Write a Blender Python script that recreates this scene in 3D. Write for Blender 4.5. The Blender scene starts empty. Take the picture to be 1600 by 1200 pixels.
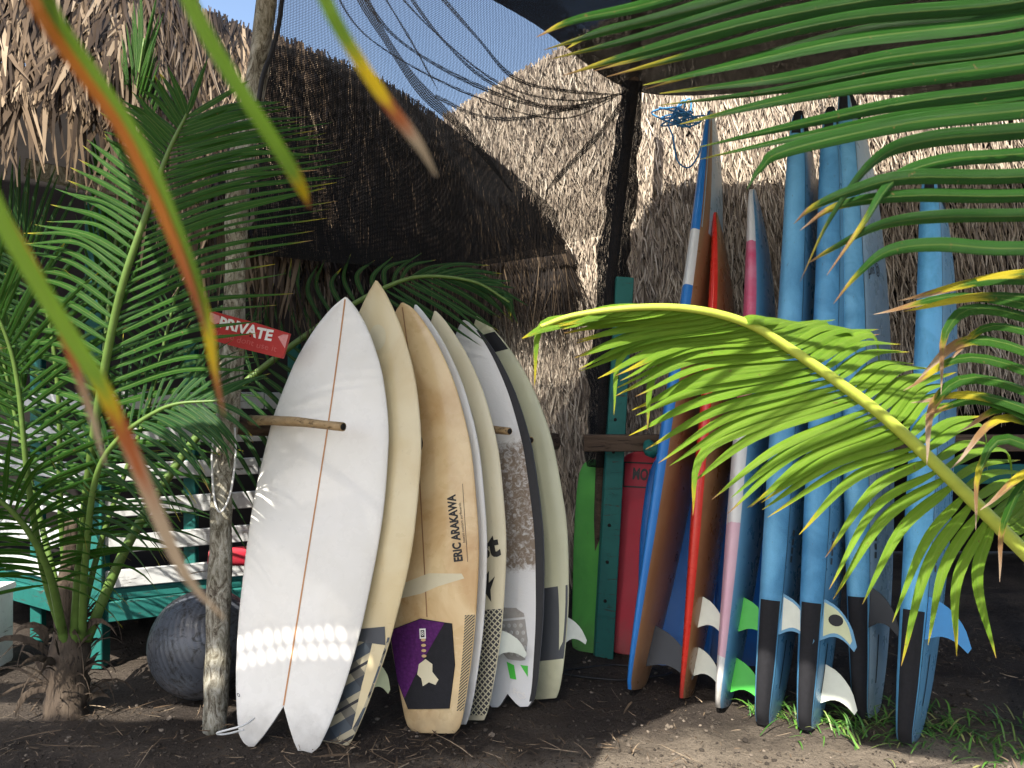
import bpy, math, random
import numpy as np
from mathutils import Vector, Matrix, noise as mnoise

random.seed(7); rng = np.random.default_rng(7)
scene = bpy.context.scene
COL = scene.collection
R = math.radians
F, CH = 1232.0, 1.40          # focal length in photo pixels, camera height

# ------------------------------------------------------------------ camera, sky, sun, exposure
cam = bpy.data.cameras.new('camera'); camo = bpy.data.objects.new('camera', cam)
COL.objects.link(camo); camo.location = (0, 0, CH); camo.rotation_euler = (R(90), 0, 0)
cam.sensor_width = 36.0; cam.lens = 36.0 * F / 1600.0; cam.clip_start = 0.02; cam.clip_end = 2000
cam.dof.use_dof = True; cam.dof.focus_distance = 3.1; cam.dof.aperture_fstop = 10.5
scene.camera = camo
SUN_EL, SUN_AZ = R(51), R(22)      # sun in front of the boards: behind the camera, a little to its left
sun_dir = Vector((-math.sin(SUN_AZ) * math.cos(SUN_EL), -math.cos(SUN_AZ) * math.cos(SUN_EL), math.sin(SUN_EL)))
w = bpy.data.worlds.new('World'); scene.world = w; w.use_nodes = True
nt = w.node_tree; nt.nodes.clear()
sky = nt.nodes.new('ShaderNodeTexSky'); sky.sky_type = 'NISHITA'; sky.sun_disc = False
sky.sun_elevation = SUN_EL; sky.sun_rotation = math.atan2(sun_dir.x, sun_dir.y)
sky.dust_density = 2.6; sky.ozone_density = 1.0
bg = nt.nodes.new('ShaderNodeBackground'); bg.inputs[1].default_value = 0.115
wo = nt.nodes.new('ShaderNodeOutputWorld')
nt.links.new(sky.outputs[0], bg.inputs[0]); nt.links.new(bg.outputs[0], wo.inputs[0])
sl = bpy.data.lights.new('sun', 'SUN'); sl.energy = 4.5; sl.angle = R(0.45); sl.color = (1, .94, .84)
so = bpy.data.objects.new('sun', sl); COL.objects.link(so)
so.rotation_euler = (-sun_dir).to_track_quat('-Z', 'Y').to_euler()
scene.view_settings.view_transform = 'Standard'; scene.view_settings.look = 'None'
scene.view_settings.exposure = 1.4; scene.view_settings.gamma = 1
scene.cycles.transparent_max_bounces = 24
scene.cycles.max_bounces = 6

# ------------------------------------------------------------------ helpers
def P(u, v, Y):
    """photo pixel at a given distance -> world point"""
    return Vector(((u - 800) / F * Y, Y, CH - (v - 600) / F * Y))

def spline(pts, n):
    """Catmull-Rom through pts, n samples"""
    p = np.array([tuple(q) for q in pts], float)
    if len(p) == 2: return np.linspace(p[0], p[1], n)
    q = np.vstack([2 * p[0] - p[1], p, 2 * p[-1] - p[-2]])
    out = []
    for t in np.linspace(0, len(p) - 1 - 1e-9, n):
        i = int(t); f = t - i
        a, b, c, d = q[i], q[i + 1], q[i + 2], q[i + 3]
        out.append(.5 * (2 * b + (c - a) * f + (2 * a - 5 * b + 4 * c - d) * f * f + (3 * b - 3 * c + d - a) * f ** 3))
    return np.array(out)

def mesh(name, verts, faces, mats, parent=None, smooth=True, uv=None, midx=None, col=None):
    me = bpy.data.meshes.new(name)
    if isinstance(faces, np.ndarray):
        nv, nf, k = len(verts), len(faces), faces.shape[1]
        me.vertices.add(nv); me.vertices.foreach_set('co', np.asarray(verts, np.float32).ravel())
        me.loops.add(nf * k); me.loops.foreach_set('vertex_index', faces.astype(np.int32).ravel())
        me.polygons.add(nf)
        me.polygons.foreach_set('loop_start', np.arange(0, nf * k, k, dtype=np.int32))
        me.polygons.foreach_set('loop_total', np.full(nf, k, np.int32))
        me.update(calc_edges=True)
    else:
        me.from_pydata([tuple(v) for v in verts], [], faces)
    for m in (mats if isinstance(mats, (list, tuple)) else [mats]): me.materials.append(m)
    if uv is not None:      # per-vertex uv
        ul = me.uv_layers.new(name='UVMap')
        vi = np.empty(len(me.loops), np.int32); me.loops.foreach_get('vertex_index', vi)
        ul.data.foreach_set('uv', np.asarray(uv, np.float32)[vi].ravel())
    if col is not None:
        a = me.attributes.new('rnd', 'FLOAT', 'POINT'); a.data.foreach_set('value', np.asarray(col, np.float32))
    if midx is not None: me.polygons.foreach_set('material_index', np.asarray(midx, np.int32))
    me.polygons.foreach_set('use_smooth', np.full(len(me.polygons), bool(smooth)))
    me.update()
    o = bpy.data.objects.new(name, me); COL.objects.link(o)
    if parent is not None:
        o.parent = parent
        if parent.get('_w'): o.matrix_parent_inverse = Matrix.Translation(-parent.location)
    return o

def tag(o, label, cat, group=None, kind=None):
    if label: o['label'] = label
    if cat: o['category'] = cat
    if group: o['group'] = group
    if kind: o['kind'] = kind
    return o

def thing(name, label, cat, loc=(0, 0, 0), group=None):
    """Empty at a thing's base; its parts are given in world coordinates"""
    o = bpy.data.objects.new(name, None); COL.objects.link(o); o.location = loc; o['_w'] = 1
    o.empty_display_size = .1
    return tag(o, label, cat, group)

def tube(path, rad, sides=10, caps=True, jitter=0.0, uvlen=True):
    path = np.asarray([tuple(p) for p in path], float); n = len(path)
    rad = np.broadcast_to(np.asarray(rad, float), (n,))
    V, Fc, U = [], [], []
    t = np.gradient(path, axis=0); t /= np.linalg.norm(t, axis=1)[:, None] + 1e-9
    ref = np.array([0, 0, 1.0]) if abs(t[0][2]) < .8 else np.array([1.0, 0, 0])
    s = np.cross(t[0], ref); s /= np.linalg.norm(s); L = 0
    for i in range(n):
        s = s - t[i] * np.dot(s, t[i]); s /= np.linalg.norm(s) + 1e-9
        b = np.cross(t[i], s)
        if i: L += np.linalg.norm(path[i] - path[i - 1])
        for k in range(sides):
            a = 2 * math.pi * k / sides
            r = rad[i] * (1 + jitter * mnoise.noise(Vector((math.cos(a) * 1.5, math.sin(a) * 1.5, L * 9))))
            V.append(path[i] + r * (math.cos(a) * s + math.sin(a) * b)); U.append((k / sides, L))
    for i in range(n - 1):
        for k in range(sides):
            k2 = (k + 1) % sides
            Fc.append((i * sides + k, i * sides + k2, (i + 1) * sides + k2, (i + 1) * sides + k))
    if caps:
        Fc.append(tuple(reversed(range(sides)))); Fc.append(tuple((n - 1) * sides + k for k in range(sides)))
    return V, Fc, U

def tube_obj(name, path, rad, mat, parent=None, sides=10, jitter=0.0, smooth=True):
    V, Fc, U = tube(path, rad, sides, True, jitter)
    return mesh(name, V, Fc, mat, parent, smooth, U)

def box_vf(c0, c1, h, d, bev=.004):
    """a plank between two points: height h (z), depth d, chamfered long edges"""
    c0, c1 = Vector(c0), Vector(c1); ax = (c1 - c0).normalized()
    up = Vector((0, 0, 1)) if abs(ax.z) < .8 else Vector((1, 0, 0))
    sd = ax.cross(up).normalized(); up = sd.cross(ax).normalized()
    a, b = h / 2, d / 2
    prof = [(-a + bev, -b), (a - bev, -b), (a, -b + bev), (a, b - bev), (a - bev, b), (-a + bev, b), (-a, b - bev), (-a, -b + bev)]
    V = [c + up * p + sd * q for c in (c0, c1) for p, q in prof]
    Fc = [(i, (i + 1) % 8, 8 + (i + 1) % 8, 8 + i) for i in range(8)] + [tuple(range(7, -1, -1)), tuple(range(8, 16))]
    return V, Fc

def plank(name, c0, c1, h, d, mat, parent, bev=.004):
    V, Fc = box_vf(c0, c1, h, d, bev)
    return mesh(name, V, Fc, mat, parent, smooth=False)

# ------------------------------------------------------------------ materials
class M:
    """small node-tree builder"""
    def __init__(s, name):
        s.m = bpy.data.materials.new(name); s.m.use_nodes = True; s.t = s.m.node_tree; s.t.nodes.clear()
        s.out = s.n('ShaderNodeOutputMaterial')
    def n(s, ty, **kw):
        x = s.t.nodes.new(ty)
        for k, v in kw.items(): setattr(x, k, v)
        return x
    def l(s, a, b): s.t.links.new(a, b)
    def put(s, sock, val):
        if hasattr(val, 'is_linked') or isinstance(val, bpy.types.NodeSocket): s.l(val, sock)
        else: sock.default_value = val if not (isinstance(val, tuple) and len(val) == 3 and sock.type == 'RGBA') else (*val, 1)
    def coord(s, kind='Object', scale=(1, 1, 1), loc=(0, 0, 0)):
        c = s.n('ShaderNodeTexCoord'); mp = s.n('ShaderNodeMapping')
        mp.inputs['Scale'].default_value = scale; mp.inputs['Location'].default_value = loc
        s.l(c.outputs[kind], mp.inputs[0]); return mp.outputs[0]
    def noise(s, vec, scale=5, detail=4, rough=.55, dist=0):
        x = s.n('ShaderNodeTexNoise'); x.inputs['Scale'].default_value = scale; x.inputs['Detail'].default_value = detail
        x.inputs['Roughness'].default_value = rough; x.inputs['Distortion'].default_value = dist
        if vec is not None: s.l(vec, x.inputs['Vector'])
        return x.outputs['Fac']
    def ramp(s, fac, stops, interp='LINEAR'):
        x = s.n('ShaderNodeValToRGB'); r = x.color_ramp; r.interpolation = interp
        while len(r.elements) < len(stops): r.elements.new(.5)
        for e, (p, c) in zip(r.elements, stops):
            e.position = p; e.color = (c, c, c, 1) if isinstance(c, (int, float)) else (*c, 1)
        s.put(x.inputs[0], fac); return x.outputs[0]
    def mix(s, f, a, b, mode='MIX'):
        x = s.n('ShaderNodeMix', data_type='RGBA', blend_type=mode)
        s.put(x.inputs[0], f); s.put(x.inputs[6], a); s.put(x.inputs[7], b); return x.outputs[2]
    def math(s, op, a, b=0.0, c=0.0, clamp=False):
        x = s.n('ShaderNodeMath', operation=op, use_clamp=clamp)
        s.put(x.inputs[0], a); s.put(x.inputs[1], b); s.put(x.inputs[2], c); return x.outputs[0]
    def sep(s, vec):
        x = s.n('ShaderNodeSeparateXYZ'); s.l(vec, x.inputs[0]); return x.outputs
    def bump(s, h, strength=.3, dist=.01):
        x = s.n('ShaderNodeBump'); x.inputs['Strength'].default_value = strength; x.inputs['Distance'].default_value = dist
        s.l(h, x.inputs['Height']); return x.outputs[0]
    def pbsdf(s, color, rough=.6, normal=None, spec=.5, coat=0.0, **kw):
        x = s.n('ShaderNodeBsdfPrincipled')
        s.put(x.inputs['Base Color'], color); s.put(x.inputs['Roughness'], rough); x.inputs['Specular IOR Level'].default_value = spec
        x.inputs['Coat Weight'].default_value = coat; x.inputs['Coat Roughness'].default_value = .08
        if normal is not None: s.l(normal, x.inputs['Normal'])
        return x
    def done(s, sh):
        s.l(sh if isinstance(sh, bpy.types.NodeSocket) else sh.outputs[0], s.out.inputs[0]); return s.m

def m_board(name, base, stain, amt=.5, rough=.35, speck=.25, coat=.0, scale=3.0, bump=.06):
    """resin or foam: yellowed in uneven patches, scuffed, specked with dirt"""
    m = M(name); c = m.coord('Object')
    f = m.ramp(m.noise(c, scale, 5, .6, .6), [(.38, 0), (.72, 1)])
    col = m.mix(m.math('MULTIPLY', f, amt), base, stain)
    c2 = m.coord('Object', (1, 1, .35))
    sp = m.ramp(m.noise(c2, 95, 3, .7), [(.66, 0), (.75, 1)])
    col = m.mix(m.math('MULTIPLY', sp, speck), col, (.10, .08, .06))
    z = m.sep(c)[2]                                     # soil rubbed into the end that stands on the ground
    low = m.ramp(m.math('ADD', z, m.math('MULTIPLY', m.noise(c, 22, 4), .16)), [(.05, 1), (.26, 0)])
    col = m.mix(m.math('MULTIPLY', low, .55), col, (.09, .07, .055))
    r = m.math('ADD', m.math('MULTIPLY', m.noise(c, 14, 4), .3), rough - .15)
    nrm = m.bump(m.noise(c, 160, 2), bump, .002)
    return m.done(m.pbsdf(col, r, nrm, .4, coat))

def m_plain(name, col, rough=.5, var=.25, scale=20, spec=.4, bump=.1, bscale=120):
    m = M(name); c = m.coord('Object')
    f = m.noise(c, scale, 4, .6)
    dark = tuple(x * (1 - var) for x in col); lite = tuple(min(1, x * (1 + var)) for x in col)
    return m.done(m.pbsdf(m.mix(f, dark, lite), rough, m.bump(m.noise(c, bscale, 3), bump, .003), spec))

def m_wood(name, a, b, axis=2, rough=.75, scale=1.0, lichen=None):
    m = M(name); s = [26 * scale] * 3; s[axis] = 2.2 * scale
    c = m.coord('Object', tuple(s)); c1 = m.coord('Object')
    g = m.noise(c, 1.0, 6, .65, .8)
    col = m.mix(m.ramp(g, [(.3, 0), (.7, 1)]), a, b)
    s2 = [60 * scale] * 3; s2[axis] = 5 * scale
    cr = m.ramp(m.noise(m.coord('Object', tuple(s2)), 1, 4, .7, 1.2), [(.56, 0), (.64, 1)])
    col = m.mix(m.math('MULTIPLY', cr, .75), col, tuple(x * .22 for x in a))
    if lichen: col = m.mix(m.ramp(m.noise(c1, 16, 5, .7), [(.48, 0), (.6, .8)]), col, lichen)
    h = m.math('SUBTRACT', g, m.math('MULTIPLY', cr, .7))
    return m.done(m.pbsdf(col, rough, m.bump(h, .6, .01), .25))

def m_paintwood(name, paint, wear=.5, under=(.13, .11, .09)):
    """old gloss paint flaking off boards"""
    m = M(name); c = m.coord('Object', (3, 3, 22)); c1 = m.coord('Object')
    fl = m.ramp(m.noise(c, 2.2, 6, .75, .6), [(wear, 0), (wear + .03, 1)])
    g = m.noise(c1, 6, 5, .6)
    col = m.mix(g, tuple(x * .72 for x in paint), paint)
    col = m.mix(fl, col, under)
    gr = m.ramp(m.noise(c1, 30, 4, .7), [(.55, 0), (.75, .5)])
    col = m.mix(gr, col, tuple(x * .35 for x in paint))
    return m.done(m.pbsdf(col, .6, m.bump(m.math('MULTIPLY', fl, -1.0), .4, .004), .35))

def m_leaf(name, green, lite, yellow=(.50, .42, .03), brown=(.30, .17, .08), trans=.42, rough=.38):
    """palm leaflet; object colour r: where it turns yellow, g: where it is dead, b: tint"""
    m = M(name)
    uv = m.coord('UV'); s = m.sep(uv); oi = m.n('ShaderNodeObjectInfo'); oc = m.n('ShaderNodeSeparateColor'); m.l(oi.outputs['Color'], oc.inputs[0])
    st = m.noise(m.coord('UV', (26, 2.0, 1)), 1.2, 4, .6)
    col = m.mix(m.ramp(st, [(.3, 0), (.7, 1)]), green, lite)
    col = m.mix(m.math('MULTIPLY', oc.outputs[2], .55), col, lite)
    mid = m.ramp(m.math('ABSOLUTE', m.math('SUBTRACT', s[0], .5)), [(.02, 1), (.07, 0)])
    col = m.mix(m.math('MULTIPLY', mid, .28), col, (.30, .36, .10))
    blot = m.ramp(m.noise(m.coord('Object'), 9, 5, .7), [(.45, 0), (.7, 1)])
    col = m.mix(m.math('MULTIPLY', blot, .4), col, green)
    wob = m.math('MULTIPLY', m.math('SUBTRACT', m.noise(m.coord('UV', (5, 9, 1)), 1.0, 4, .7), .5), .22)
    pos = m.math('ADD', s[1], wob)
    # edges dry before the middle
    pos = m.math('ADD', pos, m.math('MULTIPLY', m.math('ABSOLUTE', m.math('SUBTRACT', s[0], .5)), .12))
    yf = m.math('DIVIDE', m.math('SUBTRACT', pos, oc.outputs[0]), .10, clamp=True)
    bf = m.math('DIVIDE', m.math('SUBTRACT', pos, oc.outputs[1]), .06, clamp=True)
    wf = m.math('DIVIDE', m.math('SUBTRACT', pos, m.math('ADD', oc.outputs[1], .12)), .10, clamp=True)
    col = m.mix(yf, col, yellow); col = m.mix(bf, col, brown); col = m.mix(wf, col, (.44, .33, .24))
    sp = m.ramp(m.noise(m.coord('Object'), 90, 2, .5), [(.70, 0), (.76, .7)])
    col = m.mix(sp, col, (.20, .13, .05))
    nrm = m.bump(m.noise(m.coord('UV', (46, .6, 1)), 1.5, 3), .7, .003)
    p = m.pbsdf(col, rough, nrm, .24)
    tr = m.n('ShaderNodeBsdfTranslucent'); m.l(m.mix(1.0, col, (1.0, 1.0, .45), 'MULTIPLY'), tr.inputs[0])
    mx = m.n('ShaderNodeMixShader'); mx.inputs[0].default_value = trans
    m.l(p.outputs[0], mx.inputs[1]); m.l(tr.outputs[0], mx.inputs[2])
    return m.done(mx)

def m_thatch(name, stops):
    m = M(name); a = m.n('ShaderNodeAttribute', attribute_name='rnd')
    col = m.ramp(a.outputs['Fac'], stops)
    n1 = m.noise(m.coord('Object'), 2.2, 4, .6)
    col = m.mix(m.math('MULTIPLY', m.ramp(n1, [(.4, 0), (.7, 1)]), .6), col, (.45, .42, .40), 'MULTIPLY')
    p = m.pbsdf(col, .7, None, .25)
    return m.done(p)

def m_net(name, cover, cell=.009, vis=(.005, .0055, .007)):
    """woven shade cloth: dark threads with open holes"""
    m = M(name); uv = m.coord('UV'); wob = m.noise(uv, 3, 3)
    cs = []
    s = m.sep(uv)
    for k in (0, 1):
        x = m.math('ADD', s[k], m.math('MULTIPLY', wob, .02))
        t = m.math('FRACT', m.math('DIVIDE', x, cell if k == 0 else cell * .8))
        cs.append(m.math('LESS_THAN', t, 1 - math.sqrt(1 - cover)))
    thr = m.math('MAXIMUM', cs[0], cs[1])
    fl = m.ramp(m.noise(m.coord('UV'), 420, 2, .6), [(.60, 0), (.72, 1)])
    col = m.mix(m.math('MULTIPLY', fl, .3), vis, tuple(7 * x for x in vis))
    p = m.pbsdf(col, .75, None, .2)
    t = m.n('ShaderNodeBsdfTransparent'); mx = m.n('ShaderNodeMixShader')
    m.l(thr, mx.inputs[0]); m.l(t.outputs[0], mx.inputs[1]); m.l(p.outputs[0], mx.inputs[2])
    return m.done(mx)

MT = {}
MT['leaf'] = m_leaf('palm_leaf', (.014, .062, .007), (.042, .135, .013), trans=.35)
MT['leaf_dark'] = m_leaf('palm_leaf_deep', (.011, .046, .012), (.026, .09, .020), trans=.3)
MT['leaf_front'] = m_leaf('palm_leaf_sunny', (.10, .25, .020), (.26, .42, .040), trans=.42)  # brighter copy of the palm leaf, sunlight put into its greens
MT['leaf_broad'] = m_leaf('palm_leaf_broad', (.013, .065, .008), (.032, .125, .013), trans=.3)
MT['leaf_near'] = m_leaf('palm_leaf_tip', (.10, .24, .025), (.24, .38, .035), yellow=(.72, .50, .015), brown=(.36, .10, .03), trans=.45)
MT['leaf_rust'] = m_leaf('palm_leaf_rusty', (.30, .07, .015), (.50, .17, .02), yellow=(.36, .10, .03), brown=(.34, .22, .14), trans=.4)
MT['rachis'] = m_plain('palm_stalk', (.10, .17, .035), .45, .35, 30)
MT['rachis_lit'] = m_plain('palm_stalk_sunlit', (.42, .50, .07), .45, .2, 30)  # sunlit copy of the stalk, the light put into its colour
MT['trunk'] = m_wood('palm_trunk_fibre', (.05, .036, .026), (.10, .075, .053), scale=1.2)
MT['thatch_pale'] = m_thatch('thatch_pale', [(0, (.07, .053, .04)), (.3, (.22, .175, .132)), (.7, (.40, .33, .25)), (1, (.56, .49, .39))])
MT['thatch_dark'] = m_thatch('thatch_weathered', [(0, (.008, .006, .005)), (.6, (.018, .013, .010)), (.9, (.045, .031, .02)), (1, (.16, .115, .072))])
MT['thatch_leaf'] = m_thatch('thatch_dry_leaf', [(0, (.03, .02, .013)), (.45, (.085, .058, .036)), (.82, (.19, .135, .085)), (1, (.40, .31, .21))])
MT['thatch_base'] = m_plain('thatch_under', (.016, .012, .010), .95, .5, 40, .1)
MT['net'] = m_net('shade_net', .50, .0075)
MT['net_thick'] = m_net('shade_net_doubled', .72, .007)
MT['net_dense'] = m_net('shade_net_dense', .97, .006, (.0028, .003, .004))
MT['net_fold'] = m_net('shade_net_folded', .74, .007)
def m_bark():
    m = M('grey_bark'); c = m.coord('Object', (1, 1, .38))
    n = m.noise(c, 34, 6, .8, 1.4); n2 = m.noise(m.coord('Object'), 5, 4, .6)
    col = m.ramp(n, [(.34, (.03, .025, .02)), (.43, (.15, .125, .095)), (.50, (.32, .295, .23)), (.62, (.58, .55, .47))])
    col = m.mix(m.math('MULTIPLY', m.ramp(n2, [(.4, 0), (.65, 1)]), .45), col, (.12, .115, .07))
    return m.done(m.pbsdf(col, .9, m.bump(n, .9, .012), .15))
MT['pole'] = m_bark()
MT['rail'] = m_wood('dark_rail', (.05, .032, .022), (.11, .075, .05), axis=0)
MT['peg'] = m_wood('peg_wood', (.26, .17, .08), (.42, .30, .16), axis=0, rough=.6)
MT['dark'] = m_plain('hollow_dark', (.012, .01, .009), .9, .3)
MT['teal'] = m_paintwood('teal_paint', (.014, .145, .125), .60, (.05, .055, .045))
MT['white_paint'] = m_paintwood('white_paint', (.62, .63, .62), .60)
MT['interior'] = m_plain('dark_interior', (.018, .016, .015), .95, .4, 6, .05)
MT['red'] = m_plain('red_sign', (.42, .022, .018), .55, .3, 14)
MT['white_letter'] = m_plain('white_lettering', (.78, .76, .72), .6, .12, 40)
MT['pink_letter'] = m_plain('faded_lettering', (.52, .10, .09), .6, .3, 60)
MT['pink_arrow'] = m_plain('pink_arrow', (.62, .26, .25), .6, .35, 90)
MT['black'] = m_plain('black_rubber', (.012, .012, .014), .6, .4, 40)
MT['print_black'] = m_plain('black_print', (.018, .017, .016), .5, .3, 60)
MT['white_cord'] = m_plain('white_cord', (.62, .62, .60), .7, .2, 60)

# ------------------------------------------------------------------ ground
def build_ground():
    xs = np.concatenate([[-300, -120, -50, -20, -10, -6], np.arange(-4.2, 4.2, .04), [5, 7, 10, 20, 50, 120, 300]])
    ys = np.concatenate([[-60, -20, -8, -3, 0, 1.2], np.arange(2.0, 5.6, .035), [6, 7, 9, 14, 25, 60, 150, 400, 900]])
    V = []
    for y in ys:
        for x in xs:
            z = 0.
            if abs(x) < 4.3 and 1.9 < y < 5.7:
                e = min(1, (4.25 - abs(x)) / .5, (y - 1.95) / .3, (5.65 - y) / .4)
                z = max(0, e) * (.024 * mnoise.noise(Vector((x * 1.7, y * 1.7, 3))) + .018 * mnoise.noise(Vector((x * 6, y * 6, 9))) + .011 * mnoise.noise(Vector((x * 19, y * 19, 1))))
            V.append((x, y, z - .012))
    nx = len(xs); a = np.arange(len(V)).reshape(len(ys), nx)
    Fc = np.stack([a[:-1, :-1].ravel(), a[:-1, 1:].ravel(), a[1:, 1:].ravel(), a[1:, :-1].ravel()], 1)
    m = M('volcanic_soil'); c = m.coord('Object')
    patch = m.ramp(m.noise(c, .9, 6, .65, .8), [(.42, 0), (.62, 1)])
    sc = m.sep(c)     # sunlit ground in front of the racks, painted paler into the soil
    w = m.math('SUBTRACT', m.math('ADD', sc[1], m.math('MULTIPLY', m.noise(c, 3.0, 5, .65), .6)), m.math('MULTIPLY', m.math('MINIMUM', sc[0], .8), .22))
    sunlit_strip = m.math('SUBTRACT', 1.0, m.math('DIVIDE', m.math('SUBTRACT', w, 3.16), .22, clamp=True), clamp=True)
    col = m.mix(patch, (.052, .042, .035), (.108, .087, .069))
    col = m.mix(sunlit_strip, col, (.26, .215, .165))
    gr = m.noise(c, 70, 6, .8)
    col = m.mix(m.ramp(gr, [(.30, .6), (.52, 0)]), col, (.025, .020, .018))
    cr = m.ramp(m.noise(c, 210, 3, .6), [(.64, 0), (.72, .8)])
    col = m.mix(cr, col, (.30, .25, .19))
    h = m.math('ADD', gr, m.math('MULTIPLY', m.noise(c, 24, 6, .7), 1.4))
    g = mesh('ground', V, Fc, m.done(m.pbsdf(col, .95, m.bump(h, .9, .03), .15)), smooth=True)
    g['kind'] = 'structure'
build_ground()

# ------------------------------------------------------------------ thatch
def ribbons(p0, d, n, length, width, lift, curl, grav=0.0, segs=3):
    """N flat blades as one array mesh"""
    N = len(p0); side = np.cross(d, n); side /= np.linalg.norm(side, axis=1)[:, None] + 1e-9
    V = np.empty((N, segs + 1, 2, 3))
    for k in range(segs + 1):
        t = k / segs
        c = p0 + d * (length * t)[:, None] + n * (lift * t)[:, None] + side * (curl * t * t)[:, None]
        c[:, 2] -= grav * t * t * length
        wd = (width * (1 - .85 * t ** 2.2) * (.55 + .45 * min(1, t * 4 + .3)))[:, None] * .5
        V[:, k, 0] = c - side * wd; V[:, k, 1] = c + side * wd + n * wd * .5
    idx = np.arange(N * (segs + 1) * 2).reshape(N, segs + 1, 2)
    Fc = np.stack([idx[:, :-1, 0], idx[:, :-1, 1], idx[:, 1:, 1], idx[:, 1:, 0]], -1).reshape(-1, 4)
    return V.reshape(-1, 3), Fc

class Slope:
    """roof slope between a top line and an eave line"""
    def __init__(s, top, eave, n=60):
        s.T = spline([P(*q) for q in top], n); s.E = spline([P(*q) for q in eave], n); s.n = n
    def at(s, a, b):
        a = np.clip(a, 0, 1) * (s.n - 1.001); i = a.astype(int); f = (a - i)[:, None]
        t = s.T[i] * (1 - f) + s.T[i + 1] * f; e = s.E[i] * (1 - f) + s.E[i + 1] * f
        return t + (e - t) * b[:, None], t, e
    def frame(s, a, b):
        p, t, e = s.at(a, b); p2, _, _ = s.at(np.clip(a + .02, 0, 1), b); p1, _, _ = s.at(np.clip(a - .02, 0, 1), b)
        d = e - t; ln = np.linalg.norm(d, axis=1); d /= ln[:, None]
        u = p2 - p1; n = np.cross(d, u); n /= np.linalg.norm(n, axis=1)[:, None] + 1e-9
        n *= np.where(n[:, 1] > 0, -1, 1)[:, None]
        return p, d, n
    def base(s, name, mat, parent, off=.05, rows=24, bmax=1.0):
        V, nn = [], s.n
        for j in range(rows + 1):
            a = np.linspace(0, 1, nn); p, d, n = s.frame(a, np.full(nn, bmax * j / rows)); V.append(p - n * off)
        V = np.array(V).reshape(-1, 3); i = np.arange(len(V)).reshape(rows + 1, nn)
        Fc = np.stack([i[:-1, :-1].ravel(), i[:-1, 1:].ravel(), i[1:, 1:].ravel(), i[1:, :-1].ravel()], 1)
        return mesh(name, V, Fc, mat, parent)
    def strands(s, name, N, L, W, lift, jit, mat, parent, b0=0, b1=1, grav=0, a0=0, a1=1, curl=.1, over=.07):
        a = rng.uniform(a0, a1, N); b = rng.uniform(b0, b1, N)
        p, d, n = s.frame(a, b)
        sd = np.cross(d, n)
        d = d + sd * rng.normal(0, jit, N)[:, None] + n * rng.normal(0, jit * .25, N)[:, None]; d /= np.linalg.norm(d, axis=1)[:, None]
        _, t_, e_ = s.at(a, b); room = np.linalg.norm(e_ - t_, axis=1) * (1 - b)
        ln = rng.uniform(L[0], L[1], N)
        ln = np.minimum(ln, room + over + rng.uniform(0, over, N)); wd = rng.uniform(W[0], W[1], N)
        V, Fc = ribbons(p + n * rng.uniform(-.02, .02, N)[:, None], d, n, ln, wd, rng.uniform(0, lift, N) * ln, rng.normal(0, curl, N) * ln, grav)
        o = mesh(name, V, Fc, mat, parent, uv=None, col=np.repeat(rng.uniform(0, 1, N), 8))
        o['kind'] = 'stuff'; return o

# far hut: one great pale thatched slope that comes almost down to the ground
hutB = thing('thatched_hut', 'hut with steep pale thatched roof behind the blue boards', 'hut', (1.6, 5.2, 0))
slB = Slope([(690, 178, 5.38), (860, 80, 5.36), (1100, -60, 5.34), (1400, -160, 5.36), (1950, -260, 5.4)],
            [(868, 830, 4.72), (905, 820, 4.66), (1100, 690, 4.7), (1400, 590, 4.78), (1950, 560, 4.8)])
slB.base('roof_lining', MT['thatch_base'], hutB)
slB.strands('thatch', 80000, (.07, .17), (.006, .013), .38, .17, MT['thatch_pale'], hutB)
slB.strands('thatch_fringe', 3500, (.16, .32), (.008, .016), .2, .25, MT['thatch_pale'], hutB, b0=.93, b1=1.0, grav=.3, over=.2)
# its dark inside below the eave
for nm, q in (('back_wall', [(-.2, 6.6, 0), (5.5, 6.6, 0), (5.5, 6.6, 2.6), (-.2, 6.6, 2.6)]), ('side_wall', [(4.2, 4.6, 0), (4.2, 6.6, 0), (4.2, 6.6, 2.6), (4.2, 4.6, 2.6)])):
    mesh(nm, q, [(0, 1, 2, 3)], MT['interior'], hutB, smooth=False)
plank('beam', P(1440, 742, 4.7), P(1980, 735, 4.7), .11, .06, MT['teal'], hutB)
plank('post', (3.35, 4.72, -.05), (3.35, 4.72, 1.45), .1, .1, MT['teal'], hutB)

# near hut: dark shaggy roof over a white and teal railing
hutA = thing('thatched_hut', 'hut with shaggy brown thatch over a white plank and teal railing', 'hut', (-2.0, 4.2, 0))
slA = Slope([(-700, -520, 4.3), (-250, -420, 4.3), (180, -110, 4.5), (330, 14, 4.65), (470, 66, 4.8), (600, 122, 5.05), (720, 208, 5.18), (800, 268, 5.2), (862, 335, 5.14), (885, 352, 5.12)],
            [(-700, 40, 2.9), (-200, 120, 3.0), (130, 165, 3.2), (330, 330, 3.5), (480, 395, 3.8), (620, 405, 4.25), (740, 405, 4.72), (820, 408, 4.93), (876, 402, 4.98), (892, 404, 5.05)], 80)
slA.base('roof_lining', MT['thatch_base'], hutA, .05, bmax=.86)
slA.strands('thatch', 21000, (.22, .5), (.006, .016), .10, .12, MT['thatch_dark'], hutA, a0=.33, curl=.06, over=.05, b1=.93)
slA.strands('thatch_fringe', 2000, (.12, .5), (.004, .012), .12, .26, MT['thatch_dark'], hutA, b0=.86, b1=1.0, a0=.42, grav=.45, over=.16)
slA.strands('thatch_wisps', 420, (.3, .5), (.004, .010), .16, .30, MT['thatch_dark'], hutA, b0=.8, b1=1.0, a0=.6, grav=.6, over=.3)
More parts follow.
